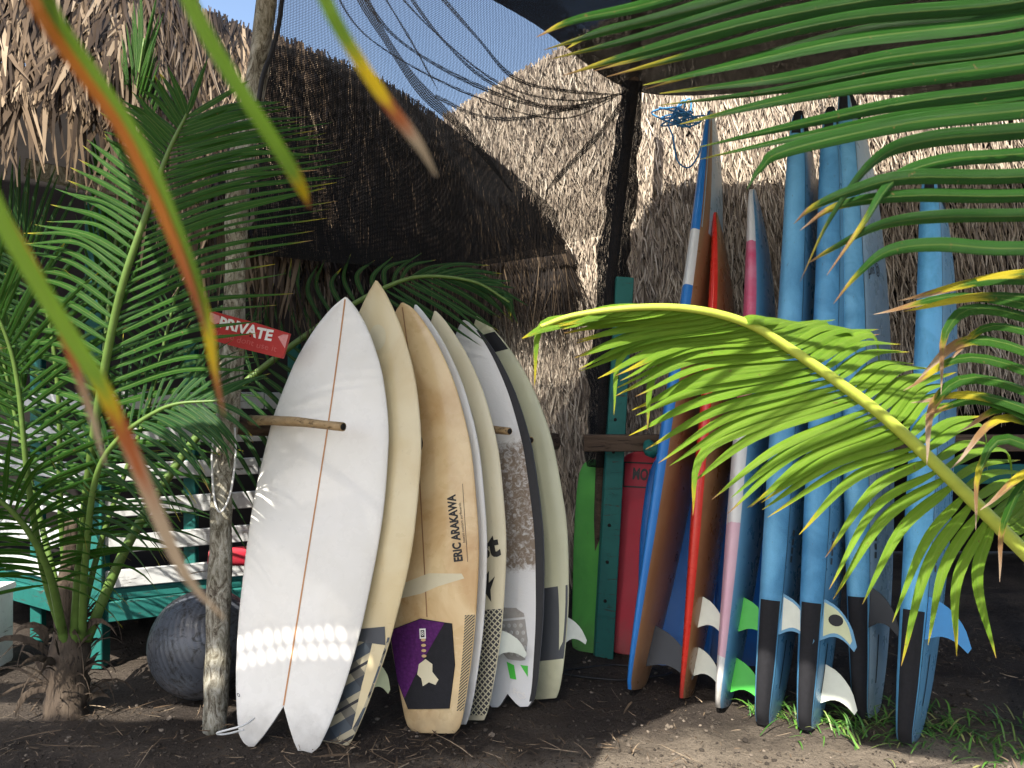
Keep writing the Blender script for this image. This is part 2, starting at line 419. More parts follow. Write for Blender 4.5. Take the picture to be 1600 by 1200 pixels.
slA.strands('leaf_thatch', 4600, (.35, .75), (.010, .028), .09, .08, MT['thatch_leaf'], hutA, a1=.47, curl=.07)
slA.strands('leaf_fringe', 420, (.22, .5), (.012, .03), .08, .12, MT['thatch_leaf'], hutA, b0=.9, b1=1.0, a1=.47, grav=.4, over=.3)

CA = Vector((-2.06, 3.95, 0)); DR = Vector((.90, .43, 0)).normalized(); DL = Vector((-.82, .52, 0)).normalized()
def railing(o, dr, length, posts, nrows, gapped):
    nv = Vector((dr.y, -dr.x, 0)) * (1 if dr.x > 0 else -1)
    for k, (zb, h) in enumerate(((.265, .10), (.345, .055))):
        plank('beam', o + Vector((0, 0, zb)) + nv * .02 * (1 - k), o + dr * length + Vector((0, 0, zb)) + nv * .02 * (1 - k), h, .07, MT['teal'], hutA)
    for i in range(nrows):
        z = .425 + i * .178
        x = .02
        while x < length:
            l = min(length - x, random.uniform(.7, 1.25))
            if not gapped or random.random() < .93:
                j = random.uniform(-.006, .006)
                plank('plank', o + dr * x + Vector((0, 0, z + j)) + nv * .045, o + dr * (x + l - .006) + Vector((0, 0, z - j)) + nv * .045, .088, .02, MT['white_paint'], hutA)
            x += l
    for s in posts:
        p = o + dr * s
        plank('post', p + Vector((0, 0, 0)), p + Vector((0, 0, 1.62)), .062, .05, MT['teal'], hutA)
railing(CA, DR, 2.75, (.42, .95, 1.55, 2.2), 6, True)
railing(CA, DL, 2.2, (.6, 1.2, 1.8), 6, True)
plank('corner_post', CA + Vector((0, -.03, 0)), CA + Vector((0, -.03, 2.3)), .085, .085, MT['teal'], hutA)
# plank floor and the dark inside
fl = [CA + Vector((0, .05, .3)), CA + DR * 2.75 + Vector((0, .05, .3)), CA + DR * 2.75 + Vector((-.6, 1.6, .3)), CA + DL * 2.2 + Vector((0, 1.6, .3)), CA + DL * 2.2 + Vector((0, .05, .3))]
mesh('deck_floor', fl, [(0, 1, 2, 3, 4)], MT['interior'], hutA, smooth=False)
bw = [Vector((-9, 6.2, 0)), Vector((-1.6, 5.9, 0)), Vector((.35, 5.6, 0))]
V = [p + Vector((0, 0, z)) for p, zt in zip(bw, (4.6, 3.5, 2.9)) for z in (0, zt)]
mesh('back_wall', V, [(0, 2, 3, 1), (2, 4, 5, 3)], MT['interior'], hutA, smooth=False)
plank('eave_beam', P(40, 262, 3.35), P(420, 350, 3.75), .07, .06, MT['pole'], hutA)
# ------------------------------------------------------------------ surfboards
def pchip(xs, ys):
    xs, ys = np.array(xs, float), np.array(ys, float); h = np.diff(xs); d = np.diff(ys) / h; m = np.zeros(len(xs))
    for i in range(1, len(xs) - 1): m[i] = 0 if d[i - 1] * d[i] <= 0 else 2 * d[i - 1] * d[i] / (d[i - 1] + d[i])
    m[0], m[-1] = d[0], d[-1]
    def f(x):
        i = min(max(int(np.searchsorted(xs, x) - 1), 0), len(h) - 1); t = (x - xs[i]) / h[i]
        return ((2 * t ** 3 - 3 * t ** 2 + 1) * ys[i] + (t ** 3 - 2 * t ** 2 + t) * h[i] * m[i] + (-2 * t ** 3 + 3 * t ** 2) * ys[i + 1] + (t ** 3 - t ** 2) * h[i] * m[i + 1])
    return f

OUT = dict(
    fish=[(0, .60), (.05, .69), (.15, .82), (.3, .94), (.5, 1), (.68, .93), (.82, .73), (.91, .48), (.965, .25), (.99, .10), (1, .02)],
    short=[(0, .34), (.02, .42), (.1, .60), (.25, .84), (.45, 1), (.6, .98), (.75, .82), (.87, .55), (.95, .27), (.985, .11), (1, .02)],
    squash=[(0, .40), (.015, .50), (.1, .66), (.25, .86), (.45, 1), (.6, .98), (.75, .84), (.87, .60), (.95, .34), (.985, .17), (1, .03)],
    long=[(0, .36), (.015, .50), (.08, .68), (.2, .86), (.42, 1), (.62, .98), (.8, .84), (.91, .60), (.97, .36), (.992, .18), (1, .04)],
    body=[(0, .62), (.01, .78), (.05, .86), (.3, .97), (.55, 1), (.8, .92), (.92, .78), (.97, .60), (.993, .36), (1, .12)])
TH = [(0, .34), (.12, .62), (.35, .95), (.52, 1), (.75, .86), (.93, .5), (1, .22)]
TH_SOFT = [(0, .55), (.1, .8), (.35, 1), (.6, 1), (.85, .85), (.96, .55), (1, .25)]

class Board:
    """local frame: z from tail to nose, x across, +y out of the deck"""
    def __init__(b, label, cat, tail, nose, yaw, W, T, outline, mats, rn=.10, rt=.03, notch=None, boxy=False, group=None, name='surfboard', flip=False):
        tail, nose = Vector(tail), Vector(nose); ax = nose - tail; b.L = ax.length; z = ax.normalized()
        f = Vector((math.sin(yaw), -math.cos(yaw), 0)); y = (f - z * f.dot(z)).normalized(); x = y.cross(z)
        b.M = Matrix((x, y, z)).transposed().to_4x4(); b.M.translation = tail
        b.W, b.T, b.rn, b.rt, b.boxy, b.notch = W, T, rn, rt, boxy, notch
        o = pchip(*zip(*OUT[outline])); t_ = pchip(*zip(*(TH_SOFT if boxy else TH)))
        b.hw = lambda zz: max(.003, o(min(max(zz / b.L, 0), 1)) * W / 2); b.th = lambda zz: t_(min(max(zz / b.L, 0), 1)) * T
        b.o = bpy.data.objects.new(name, None); COL.objects.link(b.o); b.o.matrix_world = b.M; b.o.empty_display_size = .1
        tag(b.o, label, cat, group)
        b.build(mats)
    def rock(b, z):
        t = z / b.L
        return b.rn * max(0, (t - .5) / .5) ** 2.4 + b.rt * max(0, (.42 - t) / .42) ** 2.2
    def y(b, s, z, side):
        h = b.th(z) * .5; s = min(abs(s), 1)
        e = (3.4, .5) if b.boxy else (2.3, .62)
        if side > 0: return b.rock(z) + h * (1 - s ** e[0]) ** e[1]
        return b.rock(z) - h * (1 - s ** (5 if b.boxy else 4)) ** .5
    def pt(b, x, z, side=1, off=.0015):
        if side > 0: x = -x            # x runs to the right as one looks at either face
        s = x / b.hw(z); zz = z
        if b.notch: zz = z + b.notch(min(abs(s), 1)) * max(0, 1 - z / .42) ** 1.5
        return Vector((x, b.y(s, z, side) + side * off, z if not b.notch else zz))
    def build(b, mats):
        K, n = 17, 46
        ts = .5 - .5 * np.cos(np.linspace(0, math.pi, n))
        th = np.linspace(-math.pi / 2, math.pi / 2, K); S = np.sin(th)
        V, Fc, mi = [], [], []
        for t in ts:
            z = t * b.L; hw = b.hw(z)
            for side in (1, -1):
                for s in (S if side > 0 else S[::-1][1:-1]):
                    zz = z
                    if b.notch: zz = z + b.notch(abs(s)) * max(0, 1 - z / .42) ** 1.5
                    V.append((s * hw, b.y(s, z, side), zz))
        m = 2 * K - 2
        for i in range(n - 1):
            for k in range(m):
                k2 = (k + 1) % m
                Fc.append((i * m + k2, i * m + k, (i + 1) * m + k, (i + 1) * m + k2))
                e = 4 if b.boxy else 2
                if k < K - 1: mi.append(1 if (k < e or k > K - 2 - e) else 0)
                else: mi.append(1 if (k < K - 1 + e or k > m - 1 - e) else 2)
        for q, rv in ((0, 1), ((n - 1) * m, 0)):
            cap = [(q, q + 1, q + m - 1), (q + K - 2, q + K - 1, q + K)] + [(q + j, q + j + 1, q + m - j - 1, q + m - j) for j in range(1, K - 2)]
            for c in cap: Fc.append(c if rv else tuple(reversed(c))); mi.append(1)
        mats = list(mats) + [mats[-1]] * (3 - len(mats))
        b.body = mesh('board_body', V, Fc, mats, b.o, True, midx=mi)
    def strip(b, name, x0, x1, z0, z1, mat, side=1, n=30, off=.0015, parent=None, xf=None):
        """a strip laid on the skin; x0,x1 in metres or functions of z"""
        V, Fc = [], []; k = 5
        for i in range(n + 1):
            z = z0 + (z1 - z0) * i / n
            a = x0(z) if callable(x0) else x0; c = x1(z) if callable(x1) else x1
            for j in range(k + 1): V.append(b.pt(a + (c - a) * j / k, z, side, off))
        for i in range(n):
            for j in range(k):
                q = i * (k + 1) + j
                Fc.append((q, q + 1, q + k + 2, q + k + 1))
        return mesh(name, V, Fc, mat, parent or b.o, True)
    def wrap(b, name, z0, z1, mat, bot=.70, deck=.965, sg=-1, off=.003, n=26):
        """a band folded round one rail, from the bottom over the edge to the deck"""
        ring = [(bot, -1), (bot * .5 + .45, -1), (.93, -1), (.975, -1), (1, 0), (.99, 1), (deck, 1)]; V, Fc = [], []
        for i in range(n + 1):
            z = z0 + (z1 - z0) * i / n; hw = b.hw(z)
            for s_, sd in ring:
                V.append((sg * (s_ * hw + off * (1 if s_ > .9 else 0)), b.y(s_, z, sd if sd else 1) + sd * off, z))
        k = len(ring)
        for i in range(n):
            for j in range(k - 1): Fc.append((i * k + j, i * k + j + 1, (i + 1) * k + j + 1, (i + 1) * k + j))
        return mesh(name, V, Fc, mat, b.o, True)
    def poly(b, name, pts, mat, side=1, off=.003, parent=None, sub=1, thick=0):
        """flat polygon (x, z) draped on the skin"""
        V2, Fc = refine([(p[0], p[1], 0) for p in pts], [tuple(range(len(pts)))], .03)
        V = [b.pt(p[0], p[1], side, off) for p in V2]
        if thick:
            cnt = {}
            for f in Fc:
                for i in range(len(f)):
                    e = (f[i], f[(i + 1) % len(f)]); k = tuple(sorted(e)); cnt.setdefault(k, []).append(e)
            n = len(V); V += [v - Vector((0, side * thick, 0)) for v in V]
            Fc = Fc + [(e[0][0], e[0][1], n + e[0][1], n + e[0][0]) for e in cnt.values() if len(e) == 1]
        return mesh(name, V, Fc, mat, parent or b.o, False)
    def text(b, name, s, size, x, z, rot, mat, side=1, bold=.0, off=.002, parent=None, xs=1.0):
        V, Fc = refine(*text_vf(s, size, bold), .03)
        out = []; c, sn = math.cos(rot), math.sin(rot)
        for p in V:
            px, pz = p[0] * xs, p[1]
            out.append(b.pt(x + px * c - pz * sn, z + px * sn + pz * c, side, off))
        return mesh(name, out, Fc, mat, parent or b.o, False)
    def fin(b, x, z, h, base, mat, side=-1, cant=0.0, rim=None, thick=.007, dot=None, name='fin'):
        def prof(sc):
            le = spline([(base * .5, 0, 0), (base * .32, h * .45, 0), (-base * .05, h * .82, 0), (-base * .5, h, 0)], 9)
            te = spline([(-base * .62, h * .93, 0), (-base * .42, h * .66, 0), (-base * .36, h * .35, 0), (-base * .5, 0, 0)], 9)
            q = np.vstack([le, te])[:, :2]
            if sc < 1: c = np.array([base * .02, h * .42]); q = c + (q - c) * sc
            return q
        def solid(q, t, nm, m, par):
            y0 = b.y(x / b.hw(z), z, side); V = []
            for sg in (1, -1):
                for zz, hh in q:
                    tt = t * (1 - .6 * max(0, hh) / h)
                    V.append((x + sg * tt / 2 + cant * hh, y0 + side * (hh - .006), z + zz))
            n = len(q)
            Fc = [tuple(range(n)), tuple(reversed(range(n, 2 * n)))] + [(i, n + i, n + (i + 1) % n, (i + 1) % n) for i in range(n)]
            return mesh(nm, V, Fc, m, par, False)
        f = solid(prof(1), thick, name, mat, b.o)
        if rim: solid(prof(.78), thick + .003, 'fin_core', rim, f)
        if dot:
            c = [(base * .02 + .3 * base * .45 * math.cos(a), h * .42 + .3 * base * .55 * math.sin(a)) for a in np.linspace(0, 2 * math.pi, 16, endpoint=False)]
            solid(c, thick + .007, 'fin_hole', dot, f)
        return f

def refine(V, Fc, mx):
    """split the edges of a flat shape until they can follow a curved skin"""
    import bmesh
    bm = bmesh.new(); vs = [bm.verts.new((p[0], p[1], 0)) for p in V]
    for f in Fc:
        try: bm.faces.new([vs[i] for i in f])
        except ValueError: pass
    bmesh.ops.triangulate(bm, faces=bm.faces[:])
    for _ in range(5):
        es = [e for e in bm.edges if e.calc_length() > mx]
        if not es: break
        bmesh.ops.subdivide_edges(bm, edges=es, cuts=1); bmesh.ops.triangulate(bm, faces=[f for f in bm.faces if len(f.verts) > 3])
    bm.verts.index_update(); out = [tuple(v.co) for v in bm.verts]; fo = [tuple(v.index for v in f.verts) for f in bm.faces]; bm.free()
    return out, fo

def text_vf(s, size, bold=0.0):
    cu = bpy.data.curves.new('t', 'FONT'); cu.body = s; cu.size = size; cu.offset = bold; cu.resolution_u = 3
    cu.align_x = 'CENTER'; cu.align_y = 'CENTER'
    o = bpy.data.objects.new('t', cu); COL.objects.link(o); bpy.context.view_layer.update()
    me = o.to_mesh(); V = [tuple(v.co) for v in me.vertices]; Fc = [tuple(p.vertices) for p in me.polygons]
    o.to_mesh_clear(); bpy.data.objects.remove(o); bpy.data.curves.remove(cu)
    return V, Fc

B = {}
B['white'] = m_board('white_resin', (.82, .80, .75), (.70, .67, .58), .4, .28, .08, .2)
B['white_old'] = m_board('old_white_resin', (.72, .72, .70), (.55, .50, .40), .5, .35, .3)
B['cream'] = m_board('cream_resin', (.66, .57, .36), (.52, .38, .17), .6, .32, .15, .2)
B['tan'] = m_board('yellowed_resin', (.70, .54, .30), (.42, .22, .065), .9, .3, .2, .25, scale=2.6)
B['cream_pale'] = m_board('pale_cream_resin', (.64, .59, .42), (.54, .46, .28), .5, .35, .3)
B['cream_green'] = m_board('greenish_cream_resin', (.56, .56, .38), (.46, .45, .29), .5, .35, .2)
B['blue_foam'] = m_board('sky_blue_foam', (.15, .42, .66), (.10, .34, .58), .6, .5, .3, bump=.25)
B['blue_slick'] = m_board('blue_slick', (.10, .27, .43), (.16, .34, .50), .5, .3, .2)
B['pale_slick'] = m_board('pale_blue_slick', (.42, .55, .62), (.22, .40, .55), .7, .3, .2)
B['blue'] = m_board('royal_blue', (.02, .16, .50), (.015, .12, .40), .5, .35, .2)
B['green'] = m_board('green_foam', (.10, .40, .06), (.05, .24, .04), .7, .6, .6)
B['redfoam'] = m_board('crimson_foam', (.50, .02, .045), (.36, .02, .03), .6, .55, .5)
B['red'] = m_board('red_gloss', (.66, .03, .018), (.52, .024, .015), .5, .28, .2, .3)
B['brown_slick'] = m_board('brown_slick', (.30, .17, .085), (.22, .115, .05), .8, .32, .25)
B['wood'] = m_board('wooden_bottom', (.27, .13, .05), (.16, .07, .028), .9, .3, .2, .3)
B['black_pad'] = m_plain('black_foam_pad', (.014, .014, .017), .8, .4, 60, .3, .4, 300)
B['char'] = m_board('charcoal', (.055, .06, .068), (.09, .095, .10), .5, .5, .2)
B['orange'] = m_plain('stringer', (.50, .24, .10), .5, .2, 40)
B['grey_pad'] = m_plain('grey_pad', (.36, .34, .31), .8, .3, 40, .3)
B['grey_stud'] = m_plain('grey_stud', (.50, .49, .46), .8, .2, 40, .3)
B['fin_bone'] = m_plain('bone_fin', (.52, .55, .33), .35, .15, 20)
B['fin_white'] = m_plain('white_fin', (.66, .68, .58), .35, .15, 20)
B['fin_green'] = m_plain('green_fin', (.07, .52, .06), .35, .15, 20)
B['fin_blue'] = m_plain('blue_fin', (.03, .22, .50), .3, .15, 20)
B['fin_dark'] = m_plain('dark_fin', (.02, .022, .027), .4, .2, 20)
B['yellow'] = m_plain('yellow_plastic', (.62, .48, .03), .5, .25, 12)
B['navy'] = m_plain('navy_plastic', (.02, .03, .14), .5, .25, 12)

def m_striped():   # blue rail with one white band
    m = M('blue_white_rail'); c = m.coord('Object'); z = m.sep(c)[2]
    wob = m.math('ADD', z, 0.0)
    band = m.math('MULTIPLY', m.math('GREATER_THAN', wob, 1.88), m.math('LESS_THAN', wob, 2.18))
    n = m.noise(c, 5, 5, .6)
    col = m.mix(band, m.mix(n, (.015, .13, .42), (.03, .22, .60)), m.mix(n, (.55, .57, .56), (.72, .73, .71)))
    return m.done(m.pbsdf(col, .4, None, .4))
def m_pink():      # white rail, faded pink panel
    m = M('pink_white_rail'); c = m.coord('Object'); s = m.sep(c); n = m.noise(c, 6, 5, .65)
    z = m.math('ADD', s[2], m.math('MULTIPLY', m.math('SUBTRACT', n, .5), .10))
    a = m.math('MULTIPLY', m.math('GREATER_THAN', z, 1.25), m.math('LESS_THAN', z, 2.10))
    b = m.math('MULTIPLY', m.math('GREATER_THAN', z, .22), m.math('LESS_THAN', z, .78))
    col = m.mix(n, (.62, .62, .60), (.74, .73, .70))
    col = m.mix(b, col, m.mix(n, (.62, .30, .40), (.66, .50, .54)))
    g = m.ramp(s[2], [(.4, 0), (1.0, 1)])
    col = m.mix(a, col, m.mix(m.ramp(n, [(.35, 0), (.65, 1)]), (.60, .06, .15), (.66, .22, .32)))
    d = m.ramp(m.math('ADD', s[2], m.math('MULTIPLY', m.noise(c, 40, 4), .3)), [(.14, .7), (.36, 0)])
    col = m.mix(d, col, (.16, .13, .10))
    return m.done(m.pbsdf(col, .42, None, .4))
def m_purple():
    m = M('purple_pad'); c = m.coord('Object', (70, 70, 70))
    v = m.n('ShaderNodeTexVoronoi'); m.l(c, v.inputs[0]); v.inputs['Scale'].default_value = 1
    return m.done(m.pbsdf(m.mix(v.outputs['Distance'], (.10, .015, .13), (.06, .008, .08)), .75, m.bump(v.outputs['Distance'], .5, .004), .3))
def m_plaid():
    m = M('plaid_print'); c = m.coord('Object'); s = m.sep(c)
    a = m.math('FRACT', m.math('MULTIPLY', m.math('ADD', s[2], m.math('MULTIPLY', s[0], .7)), 7.5)); b = m.math('FRACT', m.math('MULTIPLY', m.math('SUBTRACT', s[2], m.math('MULTIPLY', s[0], .9)), 6))
    col = m.mix(m.math('LESS_THAN', a, .42), (.36, .32, .22), (.055, .07, .085))
    col = m.mix(m.math('MULTIPLY', m.math('LESS_THAN', b, .4), .7), col, (.03, .035, .045))
    col = m.mix(m.math('LESS_THAN', m.math('ABSOLUTE', m.math('SUBTRACT', a, .75)), .05), col, (.02, .02, .025))
    return m.done(m.pbsdf(col, .4, None, .4))
def m_lines():     # fine diagonal pinstripes
    m = M('pinstripe_print'); c = m.coord('Object'); s = m.sep(c)
    a = m.math('FRACT', m.math('MULTIPLY', m.math('ADD', m.math('MULTIPLY', s[0], .8), s[2]), 95))
    return m.done(m.pbsdf(m.mix(m.math('LESS_THAN', a, .55), (.50, .38, .18), (.03, .028, .025)), .4))
def m_snake():
    m = M('chain_print'); c = m.coord('Object'); s = m.sep(c)
    a = m.math('SINE', m.math('MULTIPLY', m.math('ADD', s[2], s[0]), 260)); b = m.math('SINE', m.math('MULTIPLY', m.math('SUBTRACT', s[2], s[0]), 260))
    return m.done(m.pbsdf(m.mix(m.math('GREATER_THAN', m.math('MAXIMUM', a, b), .70), (.02, .02, .024), (.48, .44, .30)), .45))
def m_wax():       # old wax caked with sand, on white resin
    m = M('dirty_wax'); c = m.coord('Object'); s = m.sep(c)
    n = m.noise(c, 42, 6, .75, 1.0)
    e = m.math('MULTIPLY', m.ramp(s[2], [(.50, 0), (.60, 1)]), m.ramp(m.math('MULTIPLY', s[2], .5), [(.55, 1), (.62, 0)]))
    e2 = m.ramp(m.math('ADD', s[0], m.math('MULTIPLY', n, .12)), [(.06, 1), (.22, .0)])
    f = m.ramp(m.math('MULTIPLY', m.math('MULTIPLY', n, e), e2), [(.30, 0), (.52, 1)])
    col = m.mix(f, (.70, .70, .69), (.22, .17, .125))
    return m.done(m.pbsdf(col, .6, m.bump(n, .5, .004), .3))
B['stripe'] = m_striped(); B['pink'] = m_pink(); B['purple'] = m_purple(); B['plaid'] = m_plaid(); B['lines'] = m_lines(); B['snake'] = m_snake(); B['wax'] = m_wax()

def fishnotch(s): return .17 * max(0, 1 - s / .60) ** 1.25 + (.045 * ((s - .60) / .40) ** 2 if s > .60 else 0)
def swallow(s): return .055 * max(0, 1 - s / .5)
GL = 'surfboards stacked upright on the peg rack'
# --- left rack
b1 = Board('white fish surfboard with thin orange stringer, front of the peg rack', 'surfboard', P(436, 1172, 3.05) , P(548, 472, 3.34), R(-6), .545, .062, 'fish', [B['white']], notch=fishnotch, rt=.02, rn=.07, group=GL)
b1.strip('stringer', -.0032, .0032, .012, b1.L - .01, B['orange'], off=.0012, n=60)
b1.text('leash_plug', 'o', .03, -.19, .17, 0, B['char'], off=.002)
b2 = Board('cream pointed surfboard with dark plaid tail behind the white fish board', 'surfboard', P(520, 1158, 3.14), P(608, 450, 3.45), R(-24), .53, .065, 'short', [B['cream']], group=GL)
b2.strip('tail_graphic', lambda z: -b2.hw(z) * .985, lambda z: b2.hw(z) * .985, .01, .43, B['plaid'], off=.0018)
b2.poly('tail_graphic_point', [(-.15, .43), (-.03, .52), (.05, .44), (.19, .47), (.20, .40), (-.14, .40)], B['char'], off=.0024, sub=3)
b2.poly('repair_patch', [(.02 + .042 * math.cos(a), b2.L - .24 + .055 * math.sin(a)) for a in np.linspace(0, 6.28, 18, endpoint=False)], B['cream_pale'], off=.0014)
b2.fin(-.13, .27, .10, .12, B['fin_bone'], cant=-.45); b2.fin(.12, .27, .13, .13, B['fin_bone'], cant=.3)
b3 = Board('tan yellowed surfboard with black maker lettering and purple tail pad', 'surfboard', P(683, 1142, 3.2), P(648, 482, 3.56), R(-24), .50, .066, 'squash', [B['tan']], group=GL, rt=.03)
b3.strip('stringer', -.003, .003, .45, b3.L - .02, B['brown_slick'], off=.001, n=40)
b3.text('lettering', 'ERIC ARAKAWA', .052, .155, .80, R(93), MT['print_black'], bold=.0022, xs=.72)
b3.text('lettering_small', 'hawaii custom surfboards', .016, .186, .82, R(93), MT['print_black'])
b3.strip('underline', .198, .200, .66, .98, MT['print_black'], off=.0016)
b3.poly('repair_patch', [(-.17, .575), (.02, .625), (.17, .615), (.18, .595), (.06, .57), (-.02, .545), (-.12, .53)], B['cream_pale'], off=.0012, sub=3)
b3.text('round_logo', '(0)', .09, -.02, 1.18, 0, MT['print_black'], bold=.003)
pad = b3.poly('tail_pad', [(-.195, .40), (-.03, .445), (.115, .42), (.118, .26), (.085, .095), (-.11, .09), (-.165, .20)], B['black_pad'], off=.006, sub=3, thick=.006)
b3.poly('pad_panel', [(-.192, .398), (-.03, .442), (.085, .425), (-.04, .26), (-.125, .13), (-.162, .20)], B['purple'], off=.0075, parent=pad, sub=3)
b3.poly('pad_tear', [(-.045, .265), (-.012, .285), (.02, .265), (.018, .235), (.045, .205), (.03, .185), (.0, .195), (-.03, .18), (-.036, .21), (-.055, .225)], B['cream_pale'], off=.0085, parent=pad)
for k in range(4): b3.poly('pad_hole', [(-.018 + .012 * math.cos(a), .36 - k * .021 + .006 * math.sin(a)) for a in np.linspace(0, 6.28, 9, endpoint=False)], B['tan'], off=.009, parent=pad)
b3.poly('pad_badge', [(-.035, .405), (-.005, .405), (-.005, .365), (-.035, .365)], MT['white_letter'], off=.0085, parent=pad)
b3.poly('pad_badge_mark', [(-.029, .399), (-.011, .399), (-.011, .371), (-.029, .371)], B['black_pad'], off=.0092, parent=pad)
b3.text('pad_badge_letter', '8', .026, -.02, .385, 0, MT['white_letter'], off=.0100, parent=pad)
b3.strip('rail_graphic', lambda z: b3.hw(z) * .80, lambda z: b3.hw(z) * .985, .085, .45, B['lines'], off=.002)
b4 = Board('narrow plain white surfboard between the tan one and the flame logo one', 'surfboard', P(712, 1128, 3.26), P(672, 484, 3.64), R(-33), .46, .06, 'short', [B['white_old']], group=GL)
b5 = Board('pale cream surfboard with black flame logo and chain print tail', 'surfboard', P(738, 1122, 3.33), P(700, 494, 3.72), R(-30), .47, .064, 'short', [B['cream_pale']], group=GL)
b5.strip('tail_graphic', lambda z: b5.hw(z) * .0, lambda z: b5.hw(z) * .985, .02, .44, B['snake'], off=.0018)
b5.text('lettering', 'Lost', .13, .085, .69, R(6), MT['print_black'], bold=.006)
b5.poly('flame_logo', [(.10, .58), (.12, .615), (.125, .57), (.15, .60), (.145, .55), (.175, .575), (.15, .52), (.15, .47), (.125, .51), (.10, .53), (.085, .555)], MT['print_black'])
b5.fin(-.12, .30, .12, .12, B['fin_white'], cant=-.8)
b6 = Board('white surfboard with black rail, dirty wax and grey studded tail pad', 'surfboard', P(802, 1102, 3.45), P(742, 508, 3.84), R(-27), .49, .066, 'squash', [B['wax'], B['char'], B['char']], group=GL, notch=swallow)
b6.strip('dark_rail', lambda z: b6.hw(z) * .84, lambda z: b6.hw(z) * .99, .02, b6.L - .06, MT['black'], off=.0016, n=50)
b6.strip('deck_side', lambda z: -b6.hw(z) * .98, lambda z: -b6.hw(z) * .80, .02, b6.L - .06, B['white_old'], off=.0016, n=40)
pad = b6.poly('tail_pad', [(-.02, .42), (.08, .41), (.115, .385), (.118, .37), (-.02, .365)], B['grey_pad'], off=.006, thick=.006)
pad = b6.poly('tail_pad', [(-.02, .355), (.118, .36), (.12, .27), (.10, .19), (.02, .18), (-.02, .22)], B['grey_pad'], off=.006, thick=.006)
for r in range(5):
    for c in range(4):
        x, z = .012 + c * .029 + (r % 2) * .008, .335 - r * .031
        b6.poly('stud', [(x + .0075 * math.cos(a), z + .009 * math.sin(a)) for a in np.linspace(0, 6.28, 10, endpoint=False)], B['grey_stud'], off=.010, parent=pad, thick=.004)
b6.poly('green_sticker', [(.01, .165), (.045, .16), (.05, .10), (.02, .09)], B['fin_green'], off=.002)
b6.poly('green_sticker', [(.075, .17), (.11, .165), (.105, .12)], B['fin_green'], off=.002)
b6.text('lettering', 'FCS', .035, .06, .045, 0, MT['white_letter'], off=.006, bold=.001)
b7 = Board('greenish cream surfboard with dark grey tail, last on the peg rack', 'surfboard', P(848, 1090, 3.54), P(764, 500, 3.98), R(-30), .52, .066, 'short', [B['cream_green']], group=GL)
b7.strip('tail_graphic', lambda z: b7.hw(z) * -.5, lambda z: b7.hw(z) * .985, .16, .47, B['char'], off=.0018)
b7.strip('nose_graphic', lambda z: -b7.hw(z) * .3, lambda z: b7.hw(z) * .95, b7.L - .2, b7.L - .10, MT['black'], off=.0018)
b7.fin(-.14, .28, .11, .13, B['fin_white'], cant=-.6)

# --- right rack: boards stand edge on, bottoms turned to the right
GR = 'boards standing edge on in the teal rack'
def edge(label, tail, nose, W, T, outline, mats, extra=13, **kw):
    um = (tail[0] + nose[0]) / 2; va = math.degrees(math.atan2(um - 800, F))
    return Board(label, 'surfboard', P(*tail), P(*nose), R(-(90 + va + extra)), W, T, outline, mats, group=GR, **kw)
e1 = edge('long board with blue and white rail and brown underside', (1003, 1078, 3.60), (1140, 172, 4.25), .56, .12, 'long', [B['stripe'], B['stripe'], B['brown_slick']], extra=15, rn=.10)
e1.strip('nose_panel', lambda z: e1.hw(z) * -.90, lambda z: e1.hw(z) * .90, e1.L - .80, e1.L - .03, B['pale_slick'], side=-1, off=.0015)
e1.fin(0, .20, .22, .19, B['fin_dark']); e1.text('lettering', 'R5', .05, .10, .62, R(180), MT['print_black'], side=-1)
e2 = edge('shorter board with red rail and varnished wood underside', (1082, 1090, 3.53), (1148, 330, 3.98), .50, .108, 'short', [B['red'], B['red'], B['wood']], extra=14)
e2.fin(-.09, .38, .12, .14, B['fin_white']); e2.fin(-.02, .16, .12, .13, B['fin_white']); e2.text('fin_mark', 't', .05, .0, .37, R(180), MT['print_black'], side=-1)
e3 = edge('white board with faded pink panels and bright green fins', (1140, 1105, 3.42), (1208, 294, 3.90), .50, .128, 'long', [B['pink'], B['pink'], B['blue_slick']], extra=12)
e3.fin(-.08, .40, .14, .15, B['fin_green']); e3.fin(-.02, .14, .14, .15, B['fin_green'])
for k_, (a_, b_) in enumerate((((.15, .42, .66), (.09, .31, .55)), ((.12, .37, .62), (.07, .27, .50)), ((.17, .45, .68), (.11, .36, .60)), ((.14, .44, .72), (.10, .38, .62)))):
    B['foam%d' % k_] = m_board('sky_blue_foam', a_, tuple(x * .8 for x in b_), 1.0, .6, .7, bump=.8, scale=4 + 2 * k_)
NS = [0]
def soft(label, tail, nose, fins, extra=13, slick='blue_slick'):
    fm = B['foam%d' % NS[0]]; NS[0] += 1
    b = edge(label, tail, nose, .57, .118, 'long', [fm, fm, B[slick]], extra=extra, boxy=True, rn=.07)
    nb = b.L
    # black bumper round the tail and black nose cap
    b.strip('seam', lambda z: b.hw(z) * -.715, lambda z: b.hw(z) * -.70, .04, b.L - .2, MT['black'], side=-1, off=.0015, n=40)
    b.wrap('tail_bumper', -.004, .50, B['black_pad'], bot=.80)
    for sg in (-1, 1): b.wrap('nose_cap', nb - .19, nb + .003, B['black_pad'], bot=.0, deck=.0, sg=sg, n=14)
    for k in range(4): b.poly('logo_mark', [(-.13, .66 + k * .036), (-.10, .66 + k * .036), (-.10, .686 + k * .036), (-.13, .686 + k * .036)], B['char'], side=-1, off=.002)
    b.strip('fin_slot', -.045, -.032, .14, .34, MT['black'], side=-1, off=.002, n=8)
    for f in fins: b.fin(*f[0], **f[1])
    return b
